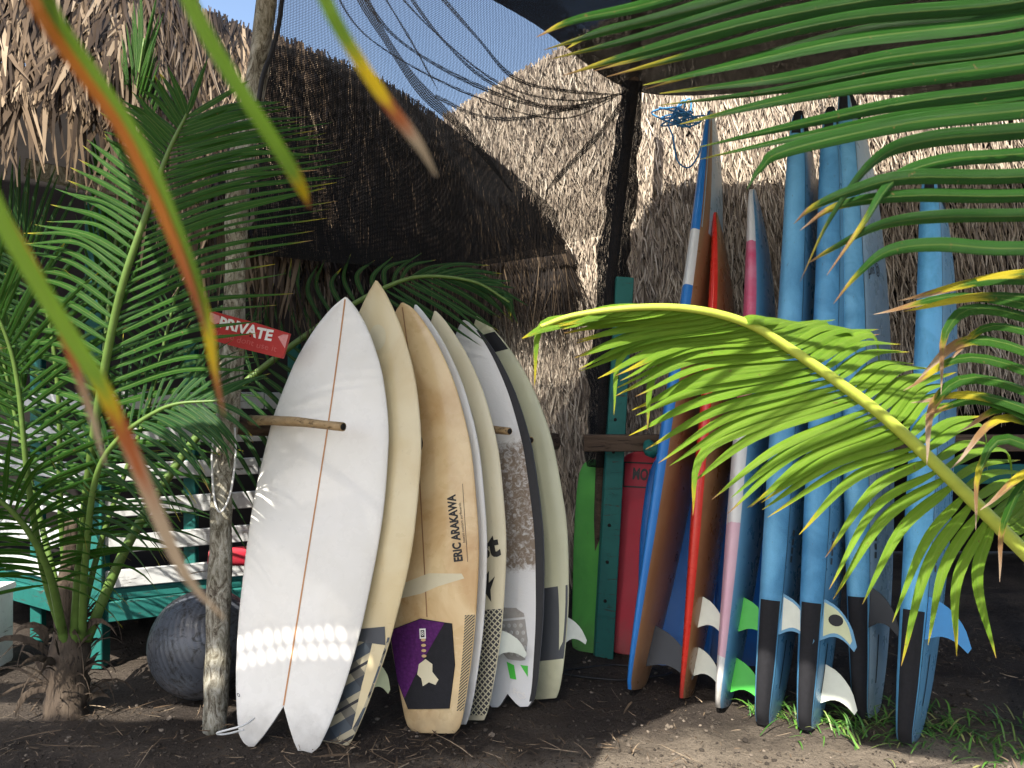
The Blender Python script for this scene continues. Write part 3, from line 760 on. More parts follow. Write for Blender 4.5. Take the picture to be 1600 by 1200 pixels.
soft('sky blue foam board with black nose cap and honeycomb fin, nearest the pink one', (1210, 1128, 3.30), (1272, 172, 3.80), [((-.16, .45, .14, .17, B['blue_slick']), dict(rim=B['fin_white']))], 13)
soft('sky blue foam board with round hole in its pale fin', (1276, 1136, 3.25), (1322, 165, 3.78), [((-.16, .44, .14, .17, B['blue_slick']), dict(rim=B['fin_bone'], dot=MT['black'])), ((-.02, .18, .14, .16, B['fin_white']), {})], 12)
cC = soft('sky blue foam board with pale underside and tallest black nose cap', (1366, 1118, 3.36), (1345, 132, 3.86), [((-.16, .46, .12, .17, B['fin_dark']), {})], 16, 'pale_slick')
cC.text('logo', '@ surf', .07, -.05, 1.95, R(200), MT['print_black'], side=-1)
soft('sky blue foam board with translucent blue fin, standing apart beside the dark hut', (1432, 1158, 3.12), (1480, 262, 3.60), [((-.16, .48, .16, .17, B['fin_blue']), {})], 10)
# a yellow and navy board at the frame's edge
yb = Board('yellow and navy board end standing in the grass', 'surfboard', P(1640, 1225, 2.92), P(1705, 690, 3.1), R(-15), .26, .05, 'short', [B['yellow'], B['yellow'], B['navy']], rn=.02)
yb.strip('navy_panel', .01, lambda z: yb.hw(z) * .96, .02, .30, B['navy'], off=.002)
# body boards behind
g = Board('small scuffed green bodyboard beside the teal post', 'bodyboard', P(926, 1018, 4.16), P(934, 718, 4.32), R(-35), .27, .055, 'body', [B['green']], name='bodyboard', rn=.02, boxy=True)
r = Board('crimson bodyboard with black logo frame behind the teal post', 'bodyboard', P(994, 1022, 4.12), P(1005, 706, 4.30), R(-12), .33, .055, 'body', [B['redfoam']], name='bodyboard', rn=.02, boxy=True)
r.text('lettering', 'MOREY', .085, .035, r.L - .13, R(-3), MT['print_black'], bold=.003, xs=.62)
for q in ([(-.10, r.L - .06), (.16, r.L - .06), (.16, r.L - .068), (-.10, r.L - .068)], [(-.10, r.L - .19), (.16, r.L - .19), (.16, r.L - .198), (-.10, r.L - .198)], [(-.10, r.L - .06), (-.093, r.L - .06), (-.093, r.L - .198), (-.10, r.L - .198)]):
    r.poly('logo_frame', q, MT['print_black'], off=.004)
Board('royal blue bodyboard seen between the brown and red boards', 'bodyboard', P(1052, 1045, 3.98), P(1066, 705, 4.25), R(-10), .40, .05, 'body', [B['blue']], name='bodyboard', rn=.02, boxy=True)
Board('royal blue bodyboard half hidden behind the pink board', 'bodyboard', P(1150, 1040, 4.0), P(1165, 740, 4.25), R(-5), .36, .05, 'body', [B['blue']], name='bodyboard', rn=.02, boxy=True)

# ------------------------------------------------------------------ racks, pole, sign
rk = thing('board_rack', 'weathered grey pole with dark rail and stick pegs holding the surfboards', 'rack', P(336, 1138, 3.22) * 1)
rk.location.z = 0
pp = spline([P(336, 1150, 3.22), P(343, 900, 3.22), P(350, 720, 3.22), P(362, 560, 3.22), P(368, 420, 3.22), P(374, 270, 3.22), P(402, 120, 3.22), P(424, -60, 3.22)], 60)
tube_obj('pole', pp, np.linspace(.046, .043, 60) * (1 + .08 * np.sin(np.linspace(0, 19, 60))), MT['pole'], rk, 14, .18)
r0, r1 = P(312, 660, 3.26), P(870, 690, 4.02)
tube_obj('rail', spline([r0, P(500, 672, 3.5), P(690, 682, 3.75), r1], 24), .042, MT['rail'], rk, 10, .2)
for q0, q1 in (((392, 656, 3.27), (536, 667, 2.90)), ((650, 676, 3.72), (731, 678, 3.50)), ((730, 671, 3.72), (796, 674, 3.50)), ((790, 684, 3.90), (829, 688, 3.66))):
    a, b = P(*q0), P(*q1); d = (b - a).normalized()
    pg = tube_obj('peg', spline([a, a * .5 + b * .5 + Vector((0, 0, .006)), b], 12), np.linspace(.021, .016, 12), MT['peg'], rk, 12, .15)
    V, Fc, U = tube([b - d * .01, b + d * .0015], .0125, 12)
    mesh('hollow_end', V, Fc, MT['dark'], pg)
sg = thing('sign', 'small red hand painted PRIVATE sign nailed to the grey pole', 'sign', P(385, 525, 3.15))
SM = Matrix.Translation(P(384, 523, 3.155)) @ Matrix.Rotation(R(-6), 4, 'Z') @ Matrix.Rotation(R(15), 4, 'Y') @ Matrix.Rotation(R(90), 4, 'X')
sw, sh = .172, .056
Vb = [SM @ Vector((x, y, z)) for z in (0, -.016) for x, y in ((-sw, -sh), (-.02, -sh - .002), (sw, -sh + .003), (sw + .003, sh - .006), (.03, sh), (-sw, sh))]
mesh('sign_board', Vb, [(0, 1, 2, 3, 4, 5), (11, 10, 9, 8, 7, 6)] + [(i, 6 + i, 6 + (i + 1) % 6, (i + 1) % 6) for i in range(6)], MT['red'], sg, False)
def sign_text(nm, s, size, x, y, mat, bold, sp=1.0):
    V, Fc = text_vf(s, size, bold); mesh(nm, [SM @ Vector((x + p[0] * sp, y + p[1] + .005 * mnoise.noise(Vector((p[0] * 30, 0, 0))), .002)) for p in V], Fc, mat, sg, False)
sign_text('lettering', 'PRIVATE', .060, -.005, .020, MT['white_letter'], .0022, 1.02)
sign_text('faded_lettering', 'Please dont use it', .034, .0, -.026, MT['pink_letter'], 0, 1.15)
for pts in (((-.165, .05), (-.125, .045), (-.115, .022), (-.135, .008), (-.165, .018)), ((.172, .045), (.150, .04), (.132, .026), (.172, -.012))):
    mesh('arrow_mark', [SM @ Vector((x, y, .002)) for x, y in pts], [tuple(range(len(pts)))], MT['pink_arrow'], sg, False)
for x in (-.02, .02): mesh('nail', *tube([SM @ Vector((x, .0, 0)), SM @ Vector((x, .0, .004))], .003, 8)[:2], MT['dark'], sg)
cd = tag(tube_obj('cord', spline([P(334, 672, 3.17), P(331, 720, 3.17), P(335, 780, 3.17), P(345, 800, 3.16), P(360, 770, 3.165), P(368, 710, 3.17), P(367, 668, 3.18)], 40), .004, MT['white_cord'], None, 6), 'thin white cord looped round the grey pole below the rail', 'cord')
hose = tag(tube_obj('hose', spline([P(446, -60, 3.2), P(437, 30, 3.2), P(425, 80, 3.18), P(411, 118, 3.16), P(404, 160, 3.17)], 30), .010, MT['black'], None, 8), 'black hose hanging beside the top of the grey pole', 'hose')
lz = tag(tube_obj('leash', spline([P(398, 1122, 3.0), P(378, 1134, 2.96), P(340, 1145, 2.97), P(352, 1147, 2.98), P(382, 1140, 3.0)], 30), .004, MT['white_cord'], None, 6), 'short pale leash cord tied to the white fish board tail', 'leash')
lp = [P(960 + 70 * math.cos(a) + 14 * math.cos(3 * a), 1052 + 12 * math.sin(a), 3.9) for a in np.linspace(0, 5.8, 14)]
lp = [Vector((p.x, (CH) * F / (1052 + 12 * math.sin(a) - 600 + 0), .004)) for p, a in zip(lp, np.linspace(0, 5.8, 14))]
tag(tube_obj('leash', spline(lp, 60), .005, MT['black'], None, 6), 'black leash coiled on the soil in front of the red bodyboard', 'leash')

rk2 = thing('board_rack', 'teal post and dark cross rail carrying the foam boards', 'rack', (.49, 4.1, 0))
plank('post', P(942, 1030, 4.08), P(975, 436, 4.26), .095, .095, MT['teal'], rk2)
for v, dx in ((590, -8), (655, -6), (705, -4), (818, 0), (875, 2), (935, 3)):
    t_ = (1030 - v) / 594; c_ = P(942 + 33 * t_, v, 4.08 + .18 * t_) + Vector((-.012, -.047, 0))
    mesh('bolt', *tube([c_, c_ + Vector((0, -.006, 0))], .009, 8)[:2], MT['dark'], rk2)
plank('cross_rail', P(912, 692, 4.05), P(1980, 692, 4.05), .085, .06, MT['rail'], rk2)
plank('post', (2.75, 4.12, -.05), (2.75, 4.12, 1.5), .09, .09, MT['teal'], rk2)
rp = [P(1030, 168, 4.72)]
for k in range(34):
    a = k * 1.9; rp.append(P(1062 + random.gauss(0, 13) + 9 * math.cos(a), 182 + random.gauss(0, 7) + 9 * math.sin(a), 4.70 + random.uniform(-.03, .05)))
rp += [P(1052, 215, 4.7), P(1058, 250, 4.7), P(1075, 262, 4.7), P(1090, 245, 4.7), P(1100, 215, 4.7), P(1112, 205, 4.6)]
tag(tube_obj('rope', spline(rp, 260), .0055, m_plain('blue_rope', (.05, .22, .45), .8, .3, 80), None, 6), 'tangled blue rope tied to the thatch near the tall blue board nose', 'rope')
tag(mesh('cloth_strip', *tube(spline([P(1012, 690, 3.98), P(1018, 705, 3.94), P(1030, 698, 3.9)], 8), np.array([.02, .03, .036, .036, .036, .03, .03, .02]), 8)[:2], MT['teal']), 'turquoise rag knotted on the dark cross rail', 'rag')

# ------------------------------------------------------------------ ball, box, red float
def ball():
    c = Vector((*(P(320, 1018, 3.55))[:2], .232)); r = .238; V, Fc = [], []; nu, nv_ = 64, 96
    tilt = Matrix.Rotation(R(62), 3, 'Y') @ Matrix.Rotation(R(25), 3, 'X')
    for i in range(nv_ + 1):
        th = math.pi * i / nv_; lat = math.degrees(th)
        rr = r + (.0016 * math.sin(lat * 1.05) if 35 < lat < 145 else 0)
        for k in range(nu):
            a = 2 * math.pi * k / nu
            p = tilt @ Vector((rr * math.sin(th) * math.cos(a), rr * math.sin(th) * math.sin(a), rr * math.cos(th)))
            if p.z < -.225: p.z = -.225
            V.append(c + p)
    for i in range(nv_):
        for k in range(nu): Fc.append((i * nu + k, (i + 1) * nu + k, (i + 1) * nu + (k + 1) % nu, i * nu + (k + 1) % nu))
    m = M('grey_vinyl'); co = m.coord('Object')
    d = m.ramp(m.noise(co, 20, 6, .8, .8), [(.50, 0), (.60, 1)])
    col = m.mix(d, (.065, .072, .086), (.02, .019, .019)); ro = m.math('ADD', m.math('MULTIPLY', d, .3), .32)
    return tag(mesh('exercise_ball', V, Fc, m.done(m.pbsdf(col, ro, None, .5))), 'dirty grey ribbed exercise ball half behind the grey pole', 'ball')
ball()
bx = thing('storage_box', 'white box with dark latch under the hut at the frame edge', 'box', (-2.62, 3.85, 0))
V, Fc = box_vf(Vector((-3.10, 3.85, .20)), Vector((-2.50, 3.85, .20)), .36, .2, .012); mesh('body', V, Fc, MT['white_paint'], bx, False)
V, Fc = box_vf(Vector((-3.11, 3.85, .395)), Vector((-2.49, 3.85, .395)), .03, .22, .008); mesh('lid', V, Fc, MT['white_paint'], bx, False)
V, Fc = box_vf(Vector((-2.58, 3.745, .36)), Vector((-2.52, 3.745, .36)), .03, .012, .002); mesh('latch', V, Fc, MT['rail'], bx, False)
Board('red plastic board lying on the hut deck behind the grey pole', 'board', P(325, 868, 3.98), P(520, 872, 4.2), R(-10), .10, .06, 'body', [B['redfoam']], name='float_board', rn=.02, boxy=True)

# ------------------------------------------------------------------ palms
def leaf_vf(path, width, nrm, fold=.5, prof=None):
    """blade folded along its midrib, following path"""
    path = np.asarray(path, float); n = len(path); t = np.gradient(path, axis=0); t /= np.linalg.norm(t, axis=1)[:, None] + 1e-9
    V, Fc, U = [], [], []; nv = np.array(nrm, float)
    for i in range(n):
        nv = nv - t[i] * np.dot(nv, t[i]); nv /= np.linalg.norm(nv) + 1e-9
        s = np.cross(t[i], nv); f = i / (n - 1)
        wv = width * ((.38 + .62 * min(1, f / .18)) * (1 - max(0, (f - .35) / .65) ** 1.7 * .97)) if prof is None else width * prof(f)
        a = fold * (1 - .4 * f)
        V += [path[i] - s * wv / 2 * math.cos(a) - nv * wv / 2 * math.sin(a), path[i], path[i] + s * wv / 2 * math.cos(a) - nv * wv / 2 * math.sin(a)]
        U += [(0, f), (.5, f), (1, f)]
    for i in range(n - 1):
        q = i * 3
        Fc += [(q, q + 1, q + 4, q + 3), (q + 1, q + 2, q + 5, q + 4)]
    return V, Fc, U

def leaf_path(p, d, length, droop, n=11, kink=None, curl=(0, 0, 0)):
    p = np.array(p, float); d = np.array(d, float); d /= np.linalg.norm(d); out = [p.copy()]; st = length / (n - 1)
    for i in range(n - 1):
        g = droop * st * (1 + 1.5 * i / n)
        if kink is not None and i >= kink[0]: g += kink[1] * st
        d = d + np.array([0, 0, -1.0]) * g + np.array(curl) * st; d /= np.linalg.norm(d)
        p = p + d * st; out.append(p.copy())
    return np.array(out)

def frond(palm, path, rad, n, length, width, nrm, mat, rmat, ang=(70, 25), droop=.9, lift=0.1, sides=(1, -1), start=.12, dry=(.9, .97), dryvar=.06, kinkp=.1, foldr=(.35, .7), lenf=None, droop_side=None, skip=0, name='frond', jit=1.0, curl=(0, 0, 0)):
    pts = spline([P(*q) for q in path], 60); t = np.gradient(pts, axis=0); t /= np.linalg.norm(t, axis=1)[:, None]
    fr = tube_obj(name, pts, np.linspace(rad, rad * .22, 60), rmat, palm, 8)
    lenf = lenf or (lambda f: (.55 + .45 * min(1, f / .3)) * (1 - .55 * max(0, (f - .55) / .45) ** 1.5))
    for k in range(n):
        f = start + (1 - start) * (k + .5) / n; i = min(int(f * 59), 58); tt = t[i]; p0 = pts[i]
        nv = np.array(nrm, float); nv = nv - tt * np.dot(nv, tt); nv /= np.linalg.norm(nv)
        sd = np.cross(tt, nv)
        for s in sides:
            if random.random() < skip: continue
            a = R(ang[0] + (ang[1] - ang[0]) * f ** 1.2 + random.gauss(0, 2.5) * jit)
            li = lift + random.gauss(0, .06) * jit
            d = tt * math.cos(a) + sd * s * math.sin(a) + nv * li
            ln = length * lenf(f) * random.uniform(.9, 1.07)
            dr = (droop if droop_side is None else droop_side[s]) * random.uniform(.75, 1.3)
            kk = (random.randint(5, 8), random.uniform(4, 11)) if random.random() < kinkp else None
            lp_ = leaf_path(p0 + sd * s * rad * .3, d, ln, dr, 11, kk, curl)
            V, Fc, U = leaf_vf(lp_, width * random.uniform(.85, 1.1) * (.75 + .25 * lenf(f)), nv + sd * s * .25, random.uniform(*foldr))
            o = mesh('leaflet', V, Fc, mat, fr, True, U)
            y = dry[0] + random.gauss(0, dryvar); o.color = (y, max(y + .03, dry[1] + random.gauss(0, dryvar)), random.random() * .8, 1)
    return fr

def frond_keyed(palm, path, rad, sides, width, nrm, mat, rmat, dry, dryvar=.05, fold=(.35, .7), jit=6, kink=0, name='frond'):
    """frond whose leaflets are blended between a few observed ones; sides: (count, [(base, mid, tip), ...]) with (u, v[, depth offset])"""
    pts = spline([P(*q) for q in path], 90); ys = np.array([q[1] for q in pts]); pix = np.array([(800 + p[0] / p[1] * F, 600 - (p[2] - CH) / p[1] * F) for p in pts])
    fr = tube_obj(name, pts, np.linspace(rad, rad * .2, 90), rmat, palm, 8)
    for cnt, keys in sides:
        ks = []
        for b, m_, t in keys:
            i = int(np.argmin(((pix - np.array(b[:2])) ** 2).sum(1))); g = lambda q: (q[0] - b[0], q[1] - b[1], q[2] if len(q) > 2 else 0)
            ks.append((i, *g(m_), *g(t)))
        ks = np.array(sorted(ks), float)
        for f in np.linspace(ks[0, 0], ks[-1, 0], cnt):
            f = min(max(f + random.uniform(-.2, .2), 0), 88.9); i = int(f); p0 = pts[i] + (pts[i + 1] - pts[i]) * (f - i)
            o = [np.interp(f, ks[:, 0], ks[:, c]) for c in range(1, 7)]; u0, v0 = pix[i] + (pix[i + 1] - pix[i]) * (f - i); Y = p0[1]
            k = random.uniform(.90, 1.08); j = lambda: random.gauss(0, jit)
            md = P(u0 + o[0] * k + j() * .4, v0 + o[1] * k + j() * .4, Y + o[2]); tp = P(u0 + o[3] * k + j(), v0 + o[4] * k + j(), Y + o[5] + random.gauss(0, .02))
            c = [p0, md, tp]
            if random.random() < kink:      # snapped tip that hangs straight down
                c = [p0, md, md * .35 + tp * .65, md * .25 + tp * .75 + Vector((0, 0, -.11))]
            lp_ = spline(c, 14)
            V, Fc, U = leaf_vf(lp_, width * random.uniform(.85, 1.12), np.array(nrm) + np.array([random.gauss(0, .15) for _ in range(3)]), random.uniform(*fold))
            ob = mesh('leaflet', V, Fc, mat, fr, True, U); y = dry[0] + random.gauss(0, dryvar)
            ob.color = (y, max(y + .03, dry[1] + random.gauss(0, dryvar)), random.random() * .8, 1)
    return fr

# young palm in front of the hut
pl = thing('coconut_palm', 'young coconut palm growing beside the hut railing, fronds spread in front of it', 'palm', (-1.92, 3.38, 0))
base = P(118, 1105, 3.38)
tr = tube_obj('trunk', spline([(-1.90, 3.38, -.06), (-1.91, 3.38, .10), (-1.91, 3.39, .30), (-1.90, 3.39, .55), (-1.88, 3.38, .85)], 24), np.array([.085, .09, .085, .08, .085, .08, .082, .076, .08, .078, .075, .07, .066, .062, .058, .054, .05, .046, .042, .04, .036, .034, .03, .028]), MT['trunk'], pl, 16, .35)
for k in range(80):    # torn leaf bases round the foot
    a = random.uniform(0, 6.28); q = np.array([-1.91 + .07 * math.cos(a), 3.38 + .07 * math.sin(a), random.uniform(.02, .42)])
    V, Fc, U = leaf_vf(leaf_path(q, (math.cos(a), math.sin(a), random.uniform(.5, 3)), random.uniform(.06, .30), random.uniform(2, 16), 7), random.choice((.004, .006, .008, .012, .03)), (math.cos(a + 1.57), math.sin(a + 1.57), .4), .3)
    o = mesh('dry_sheath', V, Fc, MT['trunk'], tr, True, U)
GD, LF, RC = MT['leaf_dark'], MT['leaf'], MT['rachis']
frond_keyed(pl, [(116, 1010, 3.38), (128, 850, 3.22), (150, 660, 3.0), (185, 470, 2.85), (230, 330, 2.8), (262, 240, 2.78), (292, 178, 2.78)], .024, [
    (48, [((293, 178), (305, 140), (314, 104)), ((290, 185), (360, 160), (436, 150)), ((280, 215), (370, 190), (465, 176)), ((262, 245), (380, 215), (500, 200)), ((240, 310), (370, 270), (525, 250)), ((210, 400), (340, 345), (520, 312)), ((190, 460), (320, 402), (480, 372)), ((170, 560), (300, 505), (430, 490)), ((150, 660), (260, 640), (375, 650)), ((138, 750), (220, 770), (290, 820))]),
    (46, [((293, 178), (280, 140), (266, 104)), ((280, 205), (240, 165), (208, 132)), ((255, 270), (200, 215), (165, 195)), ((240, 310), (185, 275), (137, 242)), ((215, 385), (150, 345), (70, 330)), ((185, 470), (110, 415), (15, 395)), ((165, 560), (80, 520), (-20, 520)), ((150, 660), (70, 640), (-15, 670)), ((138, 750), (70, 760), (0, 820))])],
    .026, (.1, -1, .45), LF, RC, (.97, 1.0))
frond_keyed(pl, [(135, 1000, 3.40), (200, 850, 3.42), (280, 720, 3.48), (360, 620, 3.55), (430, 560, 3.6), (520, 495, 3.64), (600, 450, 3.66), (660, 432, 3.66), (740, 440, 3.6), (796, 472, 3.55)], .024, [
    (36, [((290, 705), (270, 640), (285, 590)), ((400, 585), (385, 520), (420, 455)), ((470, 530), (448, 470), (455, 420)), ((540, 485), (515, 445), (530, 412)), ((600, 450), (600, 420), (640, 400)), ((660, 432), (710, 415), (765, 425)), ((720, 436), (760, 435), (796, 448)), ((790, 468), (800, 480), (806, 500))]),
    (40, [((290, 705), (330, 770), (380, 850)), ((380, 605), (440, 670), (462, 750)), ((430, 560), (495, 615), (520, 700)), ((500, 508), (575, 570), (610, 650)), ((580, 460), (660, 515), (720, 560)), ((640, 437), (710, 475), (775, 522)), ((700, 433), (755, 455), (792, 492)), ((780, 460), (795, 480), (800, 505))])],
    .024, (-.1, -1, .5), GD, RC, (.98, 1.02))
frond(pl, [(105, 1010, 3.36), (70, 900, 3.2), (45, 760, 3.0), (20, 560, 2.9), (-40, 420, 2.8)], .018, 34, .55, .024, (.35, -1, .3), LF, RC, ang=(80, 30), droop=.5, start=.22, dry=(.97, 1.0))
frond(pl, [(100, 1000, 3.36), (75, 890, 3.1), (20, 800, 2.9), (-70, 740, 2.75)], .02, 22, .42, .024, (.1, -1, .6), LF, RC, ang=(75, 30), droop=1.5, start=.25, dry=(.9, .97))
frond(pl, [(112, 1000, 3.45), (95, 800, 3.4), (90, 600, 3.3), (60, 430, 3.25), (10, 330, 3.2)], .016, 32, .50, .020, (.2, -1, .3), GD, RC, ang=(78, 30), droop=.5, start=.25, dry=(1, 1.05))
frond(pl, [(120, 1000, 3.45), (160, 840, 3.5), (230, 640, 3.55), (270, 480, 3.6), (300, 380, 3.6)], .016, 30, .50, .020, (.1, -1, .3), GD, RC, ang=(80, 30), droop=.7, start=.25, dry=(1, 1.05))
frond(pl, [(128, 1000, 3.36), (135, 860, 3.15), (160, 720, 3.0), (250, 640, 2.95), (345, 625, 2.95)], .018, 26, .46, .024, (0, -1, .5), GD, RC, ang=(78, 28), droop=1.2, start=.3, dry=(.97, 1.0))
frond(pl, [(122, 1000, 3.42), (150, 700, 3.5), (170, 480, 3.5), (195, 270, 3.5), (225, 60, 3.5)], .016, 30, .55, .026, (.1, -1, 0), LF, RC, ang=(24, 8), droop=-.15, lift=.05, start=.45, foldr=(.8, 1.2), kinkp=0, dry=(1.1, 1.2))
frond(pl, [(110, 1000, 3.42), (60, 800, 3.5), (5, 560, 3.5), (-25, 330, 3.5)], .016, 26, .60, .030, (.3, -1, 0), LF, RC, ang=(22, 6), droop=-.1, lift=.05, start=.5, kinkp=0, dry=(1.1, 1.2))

# palm whose fronds hang in from the right
pr = thing('coconut_palm', 'coconut palm whose long fronds reach in over the foam boards', 'palm', (2.35, 1.75, 0))
tube_obj('trunk', spline([(2.35, 1.75, -.05), (2.33, 1.74, .4), (2.28, 1.7, 1.0), (2.2, 1.6, 1.7)], 20), np.linspace(.13, .07, 20), MT['trunk'], pr, 14, .25)
LFr = MT['leaf_front']
frond_keyed(pr, [(2400, 1280, 1.76), (1980, 1180, 1.76), (1740, 1000, 1.74), (1600, 862, 1.70), (1540, 802, 1.68), (1450, 714, 1.66), (1380, 650, 1.64), (1300, 590, 1.62), (1230, 542, 1.60), (1170, 506, 1.58), (1090, 484, 1.55), (1000, 480, 1.53), (900, 492, 1.52), (845, 510, 1.5)], .020, [
    (58, [((900, 492), (865, 505), (815, 528)), ((1000, 480), (930, 488), (855, 512)), ((1090, 484), (1000, 492), (880, 515)), ((1175, 510), (1029, 528), (914, 580)), ((1238, 552), (1096, 560), (975, 618)), ((1272, 575), (1096, 602), (995, 640)), ((1300, 592), (1130, 636), (1008, 700)), ((1332, 618), (1164, 663), (1049, 734)), ((1370, 645), (1231, 705), (1133, 788)), ((1430, 700), (1317, 733), (1207, 800)), ((1450, 718), (1360, 763), (1278, 880)), ((1477, 745), (1370, 810), (1297, 940)), ((1500, 768), (1430, 850), (1370, 985)), ((1520, 786), (1450, 880), (1405, 1030)), ((1540, 805), (1490, 900), (1480, 1015)), ((1555, 818), (1530, 905), (1565, 1028))]),
    (40, [((1150, 500), (1180, 500), (1230, 506, .1)), ((1230, 540), (1290, 512, .08), (1352, 512, .14)), ((1270, 566), (1325, 530, .08), (1392, 525, .14)), ((1330, 612), (1390, 568, .08), (1445, 568, .14)), ((1400, 668), (1440, 612, .08), (1490, 600, .14)), ((1430, 696), (1480, 655, .08), (1535, 655, .14)), ((1480, 745), (1535, 715, .08), (1600, 725, .14)), ((1540, 802), (1590, 768, .08), (1640, 775, .14)), ((1620, 880), (1680, 840, .08), (1730, 850, .14))])],
    .0245, (-.35, -.9, .45), LFr, MT['rachis_lit'], (.90, .97), .05, (.35, .7), 5, .08)
# great frond overhead: broad leaflets, each from the stalk beyond the frame
f2 = tube_obj('frond', spline([P(2150, 760, 1.5), P(1960, 480, 1.25), P(1900, 200, 1.16), P(1850, -60, 1.12), P(1760, -330, 1.08)], 40), np.linspace(.022, .008, 40), RC, pr, 10)
for k, (pth, w_) in enumerate((
    ([(1790, -260), (1300, -90), (1031, 0), (900, 30), (838, 58)], 44), ([(1800, -220), (1400, -70), (1145, 0), (960, 46), (850, 78)], 46), ([(1810, -180), (1450, -60), (1206, 0), (1000, 58), (862, 92)], 46),
    ([(1820, -120), (1500, -28), (1206, 28), (1000, 82), (880, 118)], 50), ([(1830, -60), (1600, 2), (1337, 28), (1119, 76), (948, 120)], 52), ([(1840, -30), (1600, 28), (1337, 60), (1150, 100), (1005, 133)], 50),
    ([(1850, 10), (1600, 62), (1400, 88), (1220, 122), (1031, 146)], 52), ([(1860, 60), (1600, 100), (1425, 122), (1224, 156), (1062, 194)], 54), ([(1870, 100), (1600, 138), (1420, 160), (1250, 194), (1092, 230)], 52),
    ([(1875, 140), (1600, 172), (1420, 192), (1232, 234), (1190, 262), (1167, 296)], 48), ([(1880, 180), (1600, 206), (1450, 220), (1370, 250), (1300, 340), (1250, 440)], 50), ([(1885, 215), (1600, 240), (1480, 250), (1400, 280), (1350, 350), (1292, 430)], 46),
    ([(1890, 250), (1600, 276), (1420, 278), (1330, 300), (1270, 325), (1240, 350)], 44), ([(1895, 290), (1600, 306), (1420, 306), (1310, 322), (1250, 360)], 44), ([(1900, 330), (1600, 338), (1470, 340), (1380, 352), (1300, 390), (1262, 412)], 42),
    ([(1905, 370), (1600, 388), (1470, 382), (1390, 392), (1340, 430), (1302, 475)], 40))):
    for lay in range(2):
        Y0 = 1.20 - .004 * k + .05 * lay; dv = lay * 19; du = lay * random.uniform(-10, 70)
        if lay and (k > 9 or k % 2): continue
        lp_ = spline([P(u + du * i / 4, v + dv, Y0 - .03 * i + .012 * (k % 3)) for i, (u, v) in enumerate(pth)], 26)
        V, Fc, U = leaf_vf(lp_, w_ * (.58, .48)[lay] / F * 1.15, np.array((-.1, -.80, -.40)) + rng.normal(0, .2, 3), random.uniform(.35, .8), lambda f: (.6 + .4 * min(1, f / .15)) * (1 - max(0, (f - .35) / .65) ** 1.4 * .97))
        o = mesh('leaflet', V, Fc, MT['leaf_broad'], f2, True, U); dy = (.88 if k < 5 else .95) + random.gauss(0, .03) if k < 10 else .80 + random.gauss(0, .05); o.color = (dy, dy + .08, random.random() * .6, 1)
frond_keyed(pr, [(2150, 1100, 1.7), (1900, 940, 1.5), (1800, 760, 1.44), (1760, 560, 1.42), (1740, 380, 1.42)], .016, [
    (17, [((1745, 420), (1560, 420), (1400, 460)), ((1755, 520), (1540, 470), (1395, 520)), ((1765, 600), (1540, 520), (1445, 600)), ((1790, 720), (1560, 620), (1430, 640)), ((1820, 800), (1600, 645), (1500, 700)), ((1860, 880), (1640, 720), (1520, 800)), ((1900, 940), (1680, 800), (1580, 880))]),
    (12, [((1745, 420), (1900, 380), (2050, 420)), ((1900, 940), (2000, 840), (2150, 820))])], .024, (-.1, -.8, .5), LF, RC, (.62, .76), .1, (.35, .7), 12, .45)

# leaflet tips that hang close in front of the lens
pn = thing('palm_frond', 'out of focus palm leaflets with yellow and brown tips hanging close in front', 'palm frond', (-.17, .205, 1.58))
tube_obj('rachis', spline([(-.35, .19, 1.70), (-.17, .205, 1.58), (-.06, .215, 1.54), (.04, .23, 1.53)], 20), np.linspace(.012, .005, 20), MT['rachis_lit'], pn, 8)
def near(pts, Y, wpx, dry, brown, nrm=(.3, -1, .2), mat='leaf_near'):
    Y -= .225; wpx *= .82
    pa = spline([P(u, v, Y + k * .006) for k, (u, v) in enumerate(pts)], 22)
    V, Fc, U = leaf_vf(pa, wpx / F * Y, nrm, .45, lambda f: (1 - .25 * f) * (1 if f < .72 else max(.12, 1 - ((f - .72) / .28) ** 1.5 * .85)))
    o = mesh('leaflet', V, Fc, MT[mat], pn, True, U); o.color = (dry, brown, .5, 1)
near([(42, -160), (74, 0), (136, 100), (222, 230), (280, 370), (322, 500), (335, 580), (350, 650)], .44, 30, .70, .86)
near([(10, -140), (52, 0), (112, 95), (190, 205), (256, 340), (300, 450), (322, 520)], .435, 27, .72, 1.2, mat='leaf_rust')
near([(245, -160), (296, 0), (370, 130), (435, 230), (470, 290), (484, 325)], .44, 36, .74, .92)
near([(445, -170), (510, 0), (560, 90), (610, 165), (655, 225), (682, 275)], .44, 34, .36, .58)
near([(-70, 180), (0, 340), (75, 470), (150, 590), (190, 670), (240, 790), (290, 900), (352, 968)], .43, 38, .46, .53)
near([(-40, 260), (60, 430), (105, 540), (140, 640), (165, 728)], .45, 20, .45, .62, mat='leaf_rust')

